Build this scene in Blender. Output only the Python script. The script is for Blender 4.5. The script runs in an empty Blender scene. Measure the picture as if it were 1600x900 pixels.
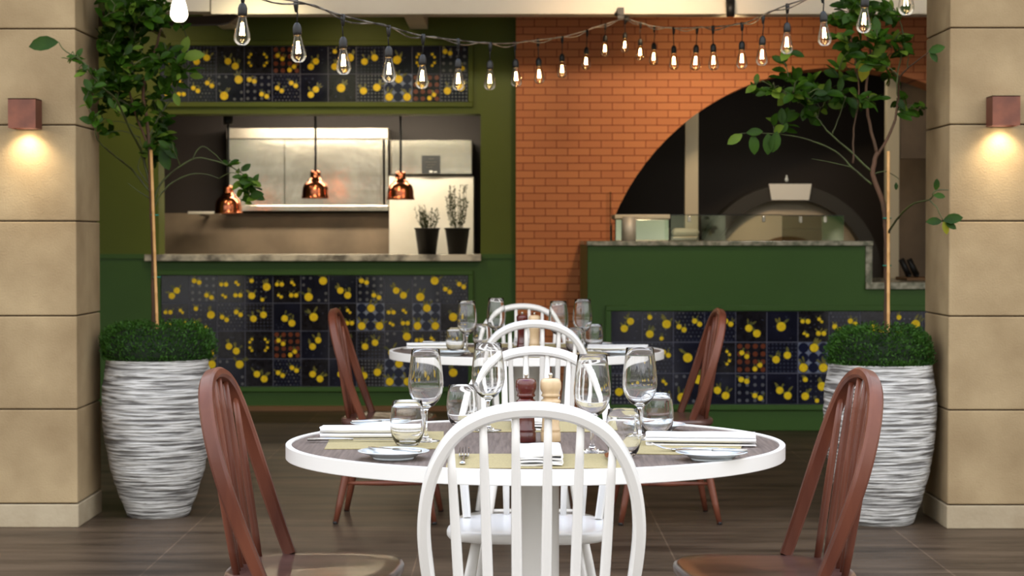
import bpy, bmesh, math, random
from mathutils import Vector, Matrix, noise
C = bpy.context.scene
COL = C.collection
PI = math.pi
# ------------------------------------------------------------------ camera
F = 3138.0; H = 1.248; PITCH = math.atan(80/F)
cam_d = bpy.data.cameras.new('camera'); cam = bpy.data.objects.new('camera', cam_d); COL.objects.link(cam)
cam.location = (0, 0, H); cam.rotation_euler = (PI/2 - PITCH, 0, 0)
cam_d.sensor_width = 36.0; cam_d.lens = F*36.0/1600.0
cam_d.clip_end = 200
cam_d.dof.use_dof = True; cam_d.dof.focus_distance = 4.9; cam_d.dof.aperture_fstop = 9.0
C.camera = cam
# ------------------------------------------------------------------ world
w = bpy.data.worlds.new('world'); C.world = w; w.use_nodes = True
nt = w.node_tree; nt.nodes.clear()
def N(tree, kind, **kw):
    n = tree.nodes.new(kind)
    for k, v in kw.items(): setattr(n, k, v)
    return n
def srgb(r, g, b):
    f = lambda u: (u/255/12.92) if u/255 <= .04045 else ((u/255+.055)/1.055)**2.4
    return (f(r), f(g), f(b), 1)
tc = N(nt, 'ShaderNodeTexCoord'); sep = N(nt, 'ShaderNodeSeparateXYZ')
nt.links.new(tc.outputs['Generated'], sep.inputs[0])
nz = N(nt, 'ShaderNodeTexNoise'); nz.inputs['Scale'].default_value = 14; nz.inputs['Detail'].default_value = 6
nt.links.new(tc.outputs['Generated'], nz.inputs['Vector'])
ma = N(nt, 'ShaderNodeMath', operation='MULTIPLY_ADD'); ma.inputs[1].default_value = 0.30
nt.links.new(nz.outputs['Fac'], ma.inputs[0]); 
sub = N(nt, 'ShaderNodeMath', operation='SUBTRACT'); nt.links.new(sep.outputs['Z'], sub.inputs[0])
nt.links.new(ma.outputs[0], sub.inputs[1]); ma.inputs[2].default_value = -0.02
gt = N(nt, 'ShaderNodeMapRange'); gt.inputs[1].default_value = -0.01; gt.inputs[2].default_value = 0.01
nt.links.new(sub.outputs[0], gt.inputs[0])
nz2 = N(nt, 'ShaderNodeTexNoise'); nz2.inputs['Scale'].default_value = 40; nt.links.new(tc.outputs['Generated'], nz2.inputs['Vector'])
tr = N(nt, 'ShaderNodeValToRGB'); tr.color_ramp.elements[0].position = .42; tr.color_ramp.elements[0].color = (.02, .035, .012, 1)
tr.color_ramp.elements[1].position = .62; tr.color_ramp.elements[1].color = (.5, .5, .32, 1)
nt.links.new(nz2.outputs['Fac'], tr.inputs[0])
sk = N(nt, 'ShaderNodeValToRGB'); sk.color_ramp.elements[0].color = (1.0, .98, .97, 1); sk.color_ramp.elements[1].color = (.34, .54, .95, 1); _e = sk.color_ramp.elements.new(.22); _e.color = (.98, 1.0, 1.06, 1); _e = sk.color_ramp.elements.new(.42); _e.color = (.42, .66, 1.05, 1)
sk.color_ramp.elements[1].position = .9
nt.links.new(sep.outputs['Z'], sk.inputs[0])
mx = N(nt, 'ShaderNodeMixRGB'); nt.links.new(gt.outputs[0], mx.inputs[0]); nt.links.new(tr.outputs[0], mx.inputs[1]); nt.links.new(sk.outputs[0], mx.inputs[2])
gr = N(nt, 'ShaderNodeMapRange'); gr.inputs[1].default_value = -0.03; gr.inputs[2].default_value = 0.0; nt.links.new(sep.outputs['Z'], gr.inputs[0])
mx2 = N(nt, 'ShaderNodeMixRGB'); nt.links.new(gr.outputs[0], mx2.inputs[0]); mx2.inputs[1].default_value = (.44, .43, .42, 1); nt.links.new(mx.outputs[0], mx2.inputs[2])
bg = N(nt, 'ShaderNodeBackground'); bg.inputs['Strength'].default_value = 2.35; nt.links.new(mx2.outputs[0], bg.inputs[0])
wo = N(nt, 'ShaderNodeOutputWorld'); nt.links.new(bg.outputs[0], wo.inputs[0])
C.view_settings.view_transform = 'Standard'; C.view_settings.look = 'None'
C.view_settings.exposure = 0.0; C.view_settings.gamma = 1.0; C.view_settings.use_curve_mapping = False
# ------------------------------------------------------------------ lights: unseen downlights, kitchen lamps, and fills added for the beam and counter
def light(name, kind, loc, energy, color=(1, .78, .5), rot=(0, 0, 0), size=.1, size_y=None, spot=None, blend=.6):
    d = bpy.data.lights.new(name, kind); d.energy = energy; d.color = color
    if kind == 'AREA':
        d.size = size
        if size_y: d.shape = 'RECTANGLE'; d.size_y = size_y
    elif kind in ('POINT', 'SPOT'): d.shadow_soft_size = size
    if kind == 'SPOT': d.spot_size = spot; d.spot_blend = blend
    o = bpy.data.objects.new(name, d); COL.objects.link(o); o.location = loc; o.rotation_euler = rot
    return o
def aim(o, target):
    o.rotation_euler = (Vector(target) - o.location).to_track_quat('-Z', 'Y').to_euler()
WARM = (1, .74, .42); R60 = math.radians(50)
for x in (-2.7, -1.2, ):
    aim(light('unseen_downlight', 'SPOT', (x, 13.4, 2.95), 30, WARM, size=.06, spot=2.0, blend=1), (x + .2, 14.4, 1.3))
aim(light('unseen_downlight', 'SPOT', (-1.6, 12.2, 2.9), 55, (1, .86, .5), size=.1, spot=1.3, blend=1), (-1.6, 14.4, 1.2))
aim(light('unseen_downlight', 'SPOT', (1.0, 11.6, 2.9), 95, (1, .70, .42), size=.1, spot=1.4, blend=1), (.7, 14.3, 1.8))
aim(light('added_beam_fill', 'AREA', (0.2, 11.5, 2.93), 5.5, (1, .90, .78), size=5.6, size_y=.08), (0.2, 12.9, 2.84))  # unseen strip added to brighten the beam, no such fixture
bpy.data.lights['added_beam_fill'].spread = R60
aim(light('unseen_downlight', 'SPOT', (1.9, 11.2, 2.9), 40, (1, .92, .8), size=.1, spot=1.4, blend=1), (1.9, 12.9, .7))  # spot added out of view to brighten the counter front
light('kitchen_light', 'AREA', (-1.2, 15.15, 2.75), 28, (1, .85, .62), (0, 0, 0), 2.0, .5)
light('oven_room_light', 'AREA', (2.0, 14.85, 2.85), 7, (1, .85, .62), (0, 0, 0), 1.2, .4)

# ------------------------------------------------------------------ camera geometry helpers (pixel -> real place)
def ray(px, py):
    return Vector(((px-800)/F, math.cos(PITCH) + (450-py)/F*math.sin(PITCH), -math.sin(PITCH) + (450-py)/F*math.cos(PITCH)))
def at(px, py, Y):
    r = ray(px, py); t = Y/r.y
    return Vector((r.x*t, Y, H + r.z*t))
def X(px, Y): return at(px, 370, Y).x
def Z(py, Y): return at(800, py, Y).z
# ------------------------------------------------------------------ materials
MATS = {}
def mat(name, col, rough=.5, metal=0., spec=.5, col2=None, nscale=8, stretch=(1, 1, 1), lo=.35, hi=.65, bump=0., bscale=None, bstretch=None, coat=0., detail=6, emit=None, estr=0, alpha=None, trans=0, ior=1.45, wave=None, bdist=.02):
    m = bpy.data.materials.new(name); m.use_nodes = True; t = m.node_tree; b = t.nodes['Principled BSDF']
    b.inputs['Base Color'].default_value = col; b.inputs['Roughness'].default_value = rough; b.inputs['Metallic'].default_value = metal
    b.inputs['Specular IOR Level'].default_value = spec; b.inputs['Coat Weight'].default_value = coat
    b.inputs['Coat Roughness'].default_value = .12
    if trans: b.inputs['Transmission Weight'].default_value = trans; b.inputs['IOR'].default_value = ior
    if emit: b.inputs['Emission Color'].default_value = emit; b.inputs['Emission Strength'].default_value = estr
    tcn = t.nodes.new('ShaderNodeTexCoord')
    if col2:
        mp = t.nodes.new('ShaderNodeMapping'); mp.inputs['Scale'].default_value = stretch; t.links.new(tcn.outputs['Object'], mp.inputs[0])
        n = t.nodes.new('ShaderNodeTexNoise'); n.inputs['Scale'].default_value = nscale; n.inputs['Detail'].default_value = detail
        t.links.new(mp.outputs[0], n.inputs['Vector'])
        r = t.nodes.new('ShaderNodeValToRGB'); r.color_ramp.elements[0].position = lo; r.color_ramp.elements[1].position = hi
        r.color_ramp.elements[0].color = col; r.color_ramp.elements[1].color = col2
        t.links.new(n.outputs['Fac'], r.inputs[0]); t.links.new(r.outputs[0], b.inputs['Base Color'])
    if bump:
        mp = t.nodes.new('ShaderNodeMapping'); mp.inputs['Scale'].default_value = bstretch or stretch; t.links.new(tcn.outputs['Object'], mp.inputs[0])
        n = t.nodes.new('ShaderNodeTexNoise'); n.inputs['Scale'].default_value = bscale or nscale; n.inputs['Detail'].default_value = detail
        t.links.new(mp.outputs[0], n.inputs['Vector'])
        bp = t.nodes.new('ShaderNodeBump'); bp.inputs['Strength'].default_value = bump; bp.inputs['Distance'].default_value = bdist
        t.links.new(n.outputs['Fac'], bp.inputs['Height']); t.links.new(bp.outputs[0], b.inputs['Normal'])
    MATS[name] = m
    return m
M = MATS
mat('stone', srgb(146, 125, 94), .9, spec=.2, col2=srgb(178, 157, 122), nscale=3.5, stretch=(1, 1, 1), lo=.3, hi=.7, bump=.5, bscale=130, bdist=.004, detail=10)
mat('stone_plinth', srgb(160, 144, 118), .9, spec=.2, col2=srgb(180, 166, 140), nscale=5, bump=.3, bscale=60, bdist=.006, detail=10)
mat('green_wall', srgb(84, 96, 22), .5, spec=.3, col2=srgb(88, 101, 24), nscale=2)
mat('green_counter', srgb(60, 94, 36), .45, spec=.3, col2=srgb(63, 98, 38), nscale=2)
mat('beige_beam', srgb(232, 224, 208), .7, col2=srgb(226, 217, 200), nscale=3)
mat('ceiling_paint', srgb(120, 112, 100), .9)
mat('dark_wall', srgb(44, 34, 29), .6, col2=srgb(44, 34, 29), nscale=3)
mat('kitchen_wall', srgb(110, 94, 76), .55, col2=srgb(128, 110, 90), nscale=4)
mat('steel', srgb(215, 208, 195), .24, 1., col2=srgb(200, 192, 178), nscale=1.5, stretch=(1, 1, 8), bump=.25, bscale=2.2, bstretch=(1, 1, 1), bdist=.05)
mat('mirror_steel', srgb(200, 205, 195), .08, 1.)
mat('steel_matt', srgb(190, 182, 168), .45, 1., col2=srgb(160, 150, 136), nscale=5)
mat('steel_pale', srgb(226, 219, 205), .5, .35, col2=srgb(214, 206, 190), nscale=3)
mat('steel_dark', srgb(120, 112, 100), .35, .9)
mat('copper', srgb(205, 125, 92), .2, 1.)
mat('black', srgb(22, 21, 20), .5)
mat('black_gloss', srgb(18, 18, 18), .25)
mat('cable', srgb(120, 115, 108), .3, col2=srgb(40, 38, 36), nscale=12, lo=.45, hi=.55)
mat('marble', srgb(228, 220, 205), .22, col2=srgb(120, 114, 106), nscale=6, stretch=(1, 1, 1), lo=.42, hi=.6, detail=10)
mat('granite_green', srgb(176, 170, 150), .25, col2=srgb(116, 118, 98), nscale=22, lo=.4, hi=.62, detail=10)
mat('white_paint', srgb(238, 236, 232), .32, coat=.3)
mat('white_metal', srgb(240, 238, 234), .35)
mat('chair_brown', srgb(94, 50, 36), .38, spec=.35, col2=srgb(118, 67, 48), nscale=14, stretch=(1, 1, .12), coat=.1, bump=.15, bscale=40, bstretch=(1, 1, .1), bdist=.0015)
mat('chair_brown_seat', srgb(80, 52, 46), .32, col2=srgb(110, 78, 70), nscale=9, stretch=(1.6, .25, 1), coat=.6)
mat('table_top', srgb(88, 76, 70), .55, spec=.3, col2=srgb(124, 110, 102), nscale=26, stretch=(6, .3, 1), lo=.3, hi=.7)
mat('placemat', srgb(176, 162, 116), .75, col2=srgb(158, 144, 102), nscale=300, stretch=(1, 1, 1), bump=.4, bscale=500, bdist=.001)
mat('napkin', srgb(236, 236, 236), .9, bump=.2, bscale=300, bdist=.0008)
mat('china', srgb(226, 236, 242), .15, coat=.5)
mat('cutlery', srgb(190, 188, 184), .16, 1.)
mat('mill_red', srgb(96, 26, 18), .22, coat=.6, col2=srgb(70, 18, 14), nscale=20, stretch=(1, 1, .3))
mat('mill_pale', srgb(226, 198, 156), .35, coat=.3, col2=srgb(206, 176, 134), nscale=20, stretch=(1, 1, .2))
mat('bark', srgb(96, 66, 46), .8, col2=srgb(72, 54, 36), nscale=30, stretch=(1, 1, .3), bump=.4, bscale=60, bdist=.004)
mat('twig', srgb(70, 82, 34), .6, col2=srgb(54, 56, 28), nscale=20)
mat('bamboo', srgb(214, 166, 104), .5, col2=srgb(196, 146, 86), nscale=20, stretch=(1, 1, .2))
mat('tie', srgb(20, 110, 90), .5)
mat('soil', srgb(60, 44, 32), .95, bump=.6, bscale=60)
mat('shrub', srgb(34, 66, 18), .6, spec=.2, col2=srgb(56, 94, 26), nscale=16)
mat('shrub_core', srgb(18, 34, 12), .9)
mat('herb', srgb(44, 50, 24), .8, spec=.1, col2=srgb(62, 68, 36), nscale=20)
mat('corten', srgb(134, 78, 56), .5, col2=srgb(108, 62, 46), nscale=14, bump=.15, bscale=80, bdist=.002)
mat('corten_dark', srgb(94, 46, 34), .5)
mat('grout', srgb(98, 100, 120), .6)
mat('tile_navy', srgb(24, 26, 40), .08, col2=srgb(34, 36, 54), nscale=9)
mat('tile_black', srgb(26, 25, 31), .08, col2=srgb(38, 37, 44), nscale=30, lo=.4, hi=.6)
mat('tile_pale', srgb(140, 150, 172), .12, col2=srgb(112, 122, 150), nscale=9)
mat('tile_dot', srgb(62, 66, 86), .15)
mat('tile_dot_light', srgb(104, 106, 114), .15)
mat('tile_disc', srgb(24, 30, 58), .12)
mat('tile_terra', srgb(120, 64, 44), .15)
mat('lemon', srgb(255, 224, 40), .3, spec=.2, col2=srgb(240, 200, 28), nscale=60, lo=.4, hi=.7)
mat('lemon_leaf', srgb(132, 124, 40), .3, col2=srgb(72, 80, 30), nscale=30)
mat('fan_wood', srgb(52, 34, 26), .4)
mat('wood_strip', srgb(120, 84, 44), .5)
mat('oven_black', srgb(46, 43, 38), .6)
mat('oven_dome', srgb(196, 182, 158), .5, .2, bump=.1, bscale=4)
mat('oven_mouth', srgb(60, 38, 24), .8)
mat('cream', srgb(214, 204, 178), .5)
mat('chalkboard', srgb(34, 34, 34), .8)
mat('chalk', srgb(190, 186, 178), .8)
mat('foot_black', srgb(20, 18, 18), .6)
# leaves: two-sided look with some translucency
def leaf_mat(name, c1, c2, tr=.25):
    m = mat(name, c1, .42, col2=c2, nscale=9, spec=.16)
    t = m.node_tree; b = t.nodes['Principled BSDF']; out = t.nodes['Material Output']
    tl = t.nodes.new('ShaderNodeBsdfTranslucent'); tl.inputs[0].default_value = c2
    ms = t.nodes.new('ShaderNodeMixShader'); ms.inputs[0].default_value = tr
    t.links.new(b.outputs[0], ms.inputs[1]); t.links.new(tl.outputs[0], ms.inputs[2]); t.links.new(ms.outputs[0], out.inputs[0])
leaf_mat('leaf', srgb(30, 56, 10), srgb(52, 84, 16))
leaf_mat('leaf_light', srgb(84, 116, 36), srgb(112, 136, 48), .35)
leaf_mat('leaf_yellow', srgb(130, 138, 36), srgb(160, 150, 40), .35)
def glass_mat(name, col=(1, 1, 1, 1), ior=1.5, rough=0.):
    m = bpy.data.materials.new(name); m.use_nodes = True; t = m.node_tree; t.nodes.clear()
    g = t.nodes.new('ShaderNodeBsdfGlass'); g.inputs['Color'].default_value = col; g.inputs['IOR'].default_value = ior; g.inputs['Roughness'].default_value = rough
    o = t.nodes.new('ShaderNodeOutputMaterial'); t.links.new(g.outputs[0], o.inputs[0]); MATS[name] = m
def pane_mat(name, col=(1, 1, 1, 1), ior=1.5, k=1.0):
    m = bpy.data.materials.new(name); m.use_nodes = True; t = m.node_tree; t.nodes.clear()
    tr = t.nodes.new('ShaderNodeBsdfTransparent'); tr.inputs[0].default_value = col
    gl = t.nodes.new('ShaderNodeBsdfGlossy'); gl.inputs['Roughness'].default_value = .02
    fr = t.nodes.new('ShaderNodeFresnel'); fr.inputs[0].default_value = ior
    mm = t.nodes.new('ShaderNodeMath'); mm.operation = 'MULTIPLY'; mm.inputs[1].default_value = k; t.links.new(fr.outputs[0], mm.inputs[0])
    ms = t.nodes.new('ShaderNodeMixShader'); t.links.new(mm.outputs[0], ms.inputs[0]); t.links.new(tr.outputs[0], ms.inputs[1]); t.links.new(gl.outputs[0], ms.inputs[2])
    o = t.nodes.new('ShaderNodeOutputMaterial'); t.links.new(ms.outputs[0], o.inputs[0]); MATS[name] = m
glass_mat('glass')
pane_mat('bulb_glass', (1, .95, .84, 1), 1.4, .7)
pane_mat('pane', (.93, .97, .94, 1), 1.5, 1.6)
pane_mat('pane_shiny', (.8, .86, .8, 1), 1.5, 9)
def emit_mat(name, col, s):
    m = bpy.data.materials.new(name); m.use_nodes = True; t = m.node_tree; t.nodes.clear()
    e = t.nodes.new('ShaderNodeEmission'); e.inputs[0].default_value = col; e.inputs[1].default_value = s
    o = t.nodes.new('ShaderNodeOutputMaterial'); t.links.new(e.outputs[0], o.inputs[0]); MATS[name] = m
emit_mat('filament', (1, .62, .26, 1), 110)
emit_mat('bulb_white', (1, .88, .66, 1), 5)
emit_mat('lamp_lens', (1, .85, .6, 1), 14)
emit_mat('heat_bulb', (1, .7, .4, 1), 6)
# brick
def brick_mat():
    m = bpy.data.materials.new('brick'); m.use_nodes = True; t = m.node_tree; b = t.nodes['Principled BSDF']; b.inputs['Roughness'].default_value = .75
    tcn = t.nodes.new('ShaderNodeTexCoord'); s = t.nodes.new('ShaderNodeSeparateXYZ'); t.links.new(tcn.outputs['Object'], s.inputs[0])
    cb = t.nodes.new('ShaderNodeCombineXYZ'); t.links.new(s.outputs[0], cb.inputs[0]); t.links.new(s.outputs[2], cb.inputs[1])
    br = t.nodes.new('ShaderNodeTexBrick'); t.links.new(cb.outputs[0], br.inputs['Vector'])
    br.inputs['Scale'].default_value = 1; br.inputs['Brick Width'].default_value = .1585; br.inputs['Row Height'].default_value = .0537
    br.inputs['Mortar Size'].default_value = .0032; br.inputs['Mortar Smooth'].default_value = .2; br.inputs['Bias'].default_value = 0
    br.inputs['Color1'].default_value = srgb(204, 128, 82); br.inputs['Color2'].default_value = srgb(214, 138, 88); br.inputs['Mortar'].default_value = srgb(146, 66, 38)
    t.links.new(br.outputs['Color'], b.inputs['Base Color'])
    bp = t.nodes.new('ShaderNodeBump'); bp.inputs['Strength'].default_value = .6; bp.inputs['Distance'].default_value = .004; bp.invert = True
    t.links.new(br.outputs['Fac'], bp.inputs['Height']); t.links.new(bp.outputs[0], b.inputs['Normal']); MATS['brick'] = m
brick_mat()
def floor_mat():
    m = bpy.data.materials.new('floor_tile'); m.use_nodes = True; t = m.node_tree; b = t.nodes['Principled BSDF']; b.inputs['Roughness'].default_value = .42; b.inputs['Specular IOR Level'].default_value = .14
    tcn = t.nodes.new('ShaderNodeTexCoord'); mp = t.nodes.new('ShaderNodeMapping'); mp.inputs['Location'].default_value = (-.63+2, -8.6+1.16*9, 0); t.links.new(tcn.outputs['Object'], mp.inputs[0])
    br = t.nodes.new('ShaderNodeTexBrick'); t.links.new(mp.outputs[0], br.inputs['Vector']); br.offset = 0
    br.inputs['Scale'].default_value = 1; br.inputs['Brick Width'].default_value = 1.0; br.inputs['Row Height'].default_value = 1.16
    br.inputs['Mortar Size'].default_value = .003; br.inputs['Mortar Smooth'].default_value = .1
    br.inputs['Color1'].default_value = (.9, .9, .9, 1); br.inputs['Color2'].default_value = (1.05, 1.05, 1.05, 1); br.inputs['Mortar'].default_value = (1.9, 1.9, 1.9, 1)
    mp2 = t.nodes.new('ShaderNodeMapping'); mp2.inputs['Scale'].default_value = (.8, 4.5, 1); t.links.new(tcn.outputs['Object'], mp2.inputs[0])
    n = t.nodes.new('ShaderNodeTexNoise'); n.inputs['Scale'].default_value = 1.6; n.inputs['Detail'].default_value = 9; n.inputs['Roughness'].default_value = .62; t.links.new(mp2.outputs[0], n.inputs['Vector'])
    r = t.nodes.new('ShaderNodeValToRGB'); r.color_ramp.elements[0].position = .34; r.color_ramp.elements[1].position = .66
    r.color_ramp.elements[0].color = srgb(50, 40, 31); r.color_ramp.elements[1].color = srgb(100, 84, 68)
    t.links.new(n.outputs['Fac'], r.inputs[0])
    mu = t.nodes.new('ShaderNodeMixRGB'); mu.blend_type = 'MULTIPLY'; mu.inputs[0].default_value = 1; t.links.new(r.outputs[0], mu.inputs[1]); t.links.new(br.outputs['Color'], mu.inputs[2])
    t.links.new(mu.outputs[0], b.inputs['Base Color'])
    bp = t.nodes.new('ShaderNodeBump'); bp.inputs['Strength'].default_value = .12; bp.inputs['Distance'].default_value = .01; t.links.new(n.outputs['Fac'], bp.inputs['Height']); t.links.new(bp.outputs[0], b.inputs['Normal'])
    MATS['floor_tile'] = m
floor_mat()
def planter_mat():
    m = bpy.data.materials.new('planter'); m.use_nodes = True; t = m.node_tree; b = t.nodes['Principled BSDF']; b.inputs['Roughness'].default_value = .6
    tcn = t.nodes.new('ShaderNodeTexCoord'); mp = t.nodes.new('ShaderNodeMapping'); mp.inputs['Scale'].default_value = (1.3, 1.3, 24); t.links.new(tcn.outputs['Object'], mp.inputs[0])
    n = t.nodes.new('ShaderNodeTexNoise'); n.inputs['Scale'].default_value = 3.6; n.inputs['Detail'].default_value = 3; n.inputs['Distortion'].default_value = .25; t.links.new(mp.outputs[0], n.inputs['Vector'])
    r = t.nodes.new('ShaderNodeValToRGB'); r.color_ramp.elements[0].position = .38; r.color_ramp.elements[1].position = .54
    r.color_ramp.elements[0].color = srgb(112, 110, 108); r.color_ramp.elements[1].color = srgb(216, 215, 212)  # shade of the grooves put into the colour, over the bump
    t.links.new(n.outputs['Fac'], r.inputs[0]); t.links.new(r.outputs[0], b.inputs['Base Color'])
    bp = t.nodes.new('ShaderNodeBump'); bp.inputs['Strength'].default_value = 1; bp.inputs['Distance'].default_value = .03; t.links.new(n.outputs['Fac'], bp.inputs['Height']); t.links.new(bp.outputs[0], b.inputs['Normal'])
    MATS['planter'] = m
planter_mat()
# ------------------------------------------------------------------ mesh builder
class MB:
    def __init__(s): s.v = []; s.f = []; s.m = []; s.mats = []; s.sm = []
    def mi(s, name):
        if name not in s.mats: s.mats.append(name)
        return s.mats.index(name)
    def add(s, vs, fs, m, smooth=False):
        o = len(s.v); k = s.mi(m); s.v += [tuple(v) for v in vs]
        for f in fs: s.f.append(tuple(i+o for i in f)); s.m.append(k); s.sm.append(smooth)
    def box(s, x0, x1, y0, y1, z0, z1, m, bev=0.):
        if bev <= 0:
            vs = [(x, y, z) for z in (z0, z1) for y in (y0, y1) for x in (x0, x1)]
            s.add(vs, [(0, 2, 3, 1), (4, 5, 7, 6), (0, 1, 5, 4), (2, 6, 7, 3), (0, 4, 6, 2), (1, 3, 7, 5)], m); return
        bm = bmesh.new(); bmesh.ops.create_cube(bm, size=1)
        for v in bm.verts: v.co = Vector(((x0+x1)/2 + v.co.x*(x1-x0), (y0+y1)/2 + v.co.y*(y1-y0), (z0+z1)/2 + v.co.z*(z1-z0)))
        bmesh.ops.bevel(bm, geom=bm.edges[:], offset=bev, segments=2, affect='EDGES', profile=.5)
        s.addbm(bm, m)
    def addbm(s, bm, m, smooth=False, M4=None):
        bm.verts.index_update()
        s.add([(M4 @ v.co if M4 else v.co) for v in bm.verts], [[v.index for v in f.verts] for f in bm.faces], m, smooth); bm.free()
    def lathe(s, prof, m, seg=32, c=(0, 0, 0), close=False, smooth=True, M4=None):
        vs = []; fs = []; n = len(prof)
        for (r, z) in prof:
            for k in range(seg):
                a = 2*PI*k/seg; p = Vector((r*math.cos(a), r*math.sin(a), z))
                if M4: p = M4 @ p
                vs.append(p + Vector(c))
        for i in range(n-1 + (1 if close else 0)):
            j = (i+1) % n
            for k in range(seg):
                k2 = (k+1) % seg; fs.append((i*seg+k, i*seg+k2, j*seg+k2, j*seg+k))
        if not close:
            if prof[0][0] > 1e-6: fs.append(tuple(range(seg-1, -1, -1)))
            if prof[-1][0] > 1e-6: fs.append(tuple((n-1)*seg+k for k in range(seg)))
        s.add(vs, fs, m, smooth)
    def tube(s, pts, rad, m, seg=8, smooth=True, sect=None, up=None):
        pts = [Vector(p) for p in pts]; n = len(pts); rs = rad if isinstance(rad, (list, tuple)) else [rad]*n
        vs = []; fs = []; prev = Vector(up) if up else None
        for i, p in enumerate(pts):
            t = (pts[min(i+1, n-1)] - pts[max(i-1, 0)]).normalized()
            if prev is None:
                prev = Vector((0, 0, 1)) if abs(t.z) < .9 else Vector((1, 0, 0))
            u = (prev - t*prev.dot(t)); u = u.normalized() if u.length > 1e-6 else t.orthogonal().normalized()
            if not up: prev = u
            b = t.cross(u)
            if sect:
                for (a, c_) in sect: vs.append(p + u*a*rs[i] + b*c_*rs[i])
            else:
                for k in range(seg):
                    a = 2*PI*k/seg; vs.append(p + (u*math.cos(a) + b*math.sin(a))*rs[i])
        q = len(sect) if sect else seg
        for i in range(n-1):
            for k in range(q):
                k2 = (k+1) % q; fs.append((i*q+k, i*q+k2, (i+1)*q+k2, (i+1)*q+k))
        fs.append(tuple(range(q-1, -1, -1))); fs.append(tuple((n-1)*q+k for k in range(q)))
        s.add(vs, fs, m, smooth)
    def disc(s, c, r, m, n=10, axis='y', rx=None, ang=0):
        vs = [];
        for k in range(n):
            a = 2*PI*k/n; u = (rx or r)*math.cos(a); v = r*math.sin(a)
            u, v = u*math.cos(ang)-v*math.sin(ang), u*math.sin(ang)+v*math.cos(ang)
            vs.append((c[0]+u, c[1], c[2]+v) if axis == 'y' else (c[0]+u, c[1]+v, c[2]))
        s.add(vs, [tuple(range(n))], m)
    def build(s, name, parent=None, loc=None, rot=None, fix=True, autosm=None):
        me = bpy.data.meshes.new(name); me.from_pydata(s.v, [], s.f)
        for k in s.mats: me.materials.append(MATS[k])
        me.polygons.foreach_set('material_index', s.m); me.polygons.foreach_set('use_smooth', s.sm)
        if fix:
            bm = bmesh.new(); bm.from_mesh(me); bmesh.ops.recalc_face_normals(bm, faces=bm.faces); bm.to_mesh(me); bm.free()
        if autosm: me.set_sharp_from_angle(angle=math.radians(autosm))
        me.update()
        o = bpy.data.objects.new(name, me); COL.objects.link(o)
        if parent: o.parent = parent
        if loc: o.location = loc
        if rot: o.rotation_euler = rot
        return o
def tag(o, label, cat, group=None, kind=None):
    o['label'] = label; o['category'] = cat
    if group: o['group'] = group
    if kind: o['kind'] = kind
    return o
def thing(name, label, cat, loc=(0, 0, 0), rz=0, group=None):
    o = bpy.data.objects.new(name, None); COL.objects.link(o); o.location = loc; o.rotation_euler = (0, 0, rz); o.empty_display_size = .05
    return tag(o, label, cat, group)
def struct(mb, name):
    o = mb.build(name); o['kind'] = 'structure'; return o
KIDS = {}
def dup(root, loc, rz, label, group=None):
    r = root.copy(); COL.objects.link(r); r.location = loc; r.rotation_euler = (root.rotation_euler[0], root.rotation_euler[1], rz); r['label'] = label
    if group: r['group'] = group
    for ch in root.children:
        c = ch.copy(); COL.objects.link(c); c.parent = r; c.matrix_parent_inverse = ch.matrix_parent_inverse.copy()
        for g in ch.children:
            d = g.copy(); COL.objects.link(d); d.parent = c; d.matrix_parent_inverse = g.matrix_parent_inverse.copy()
    return r
# ================================================================== STRUCTURE
YL = 14.4      # plane of the green wall
YC = 12.9      # plane of the pizza counter front
mb = MB(); mb.box(-9, 9, -6, 17.5, -.1, 0, 'floor_tile'); struct(mb, 'floor')
mb = MB(); mb.box(-6, 6, 8.3, 17.5, 3.0, 3.12, 'ceiling_paint'); struct(mb, 'ceiling')  # unseen roof, its front edge set to keep the back dark
x0, x1 = X(248, YL), X(751, YL); zt = Z(178, YL); zs = Z(408, YL); xb = X(806, YL); zl = Z(400, YL)
mb = MB()
mb.box(-5.6, x0, YL, YL+.25, zl, 3.0, 'green_wall'); mb.box(x1, xb, YL, YL+.25, zl, 3.0, 'green_wall')
mb.box(x0, x1, YL, YL+.25, zt, 3.0, 'green_wall')
mb.box(-5.6, x0, YL, YL+.25, 0, zl, 'green_counter'); mb.box(x1, xb, YL, YL+.25, 0, zl, 'green_counter'); mb.box(x0, x1, YL, YL+.25, 0, zs, 'green_counter')  # lower wall: dimmer light put into the colour as a darker green
mb.box(-5.6, X(228, YL)-.004, YL-.012, YL, Z(404, YL), Z(397, YL), 'green_counter'); mb.box(X(752, YL)+.004, xb-.005, YL-.012, YL, Z(404, YL), Z(397, YL), 'green_counter')
struct(mb, 'wall_back_green')
mb = MB(); mb.box(-5.6, xb, YL-.03, YL-.001, 0, .035, 'wood_strip'); struct(mb, 'baseboard_back')
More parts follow.
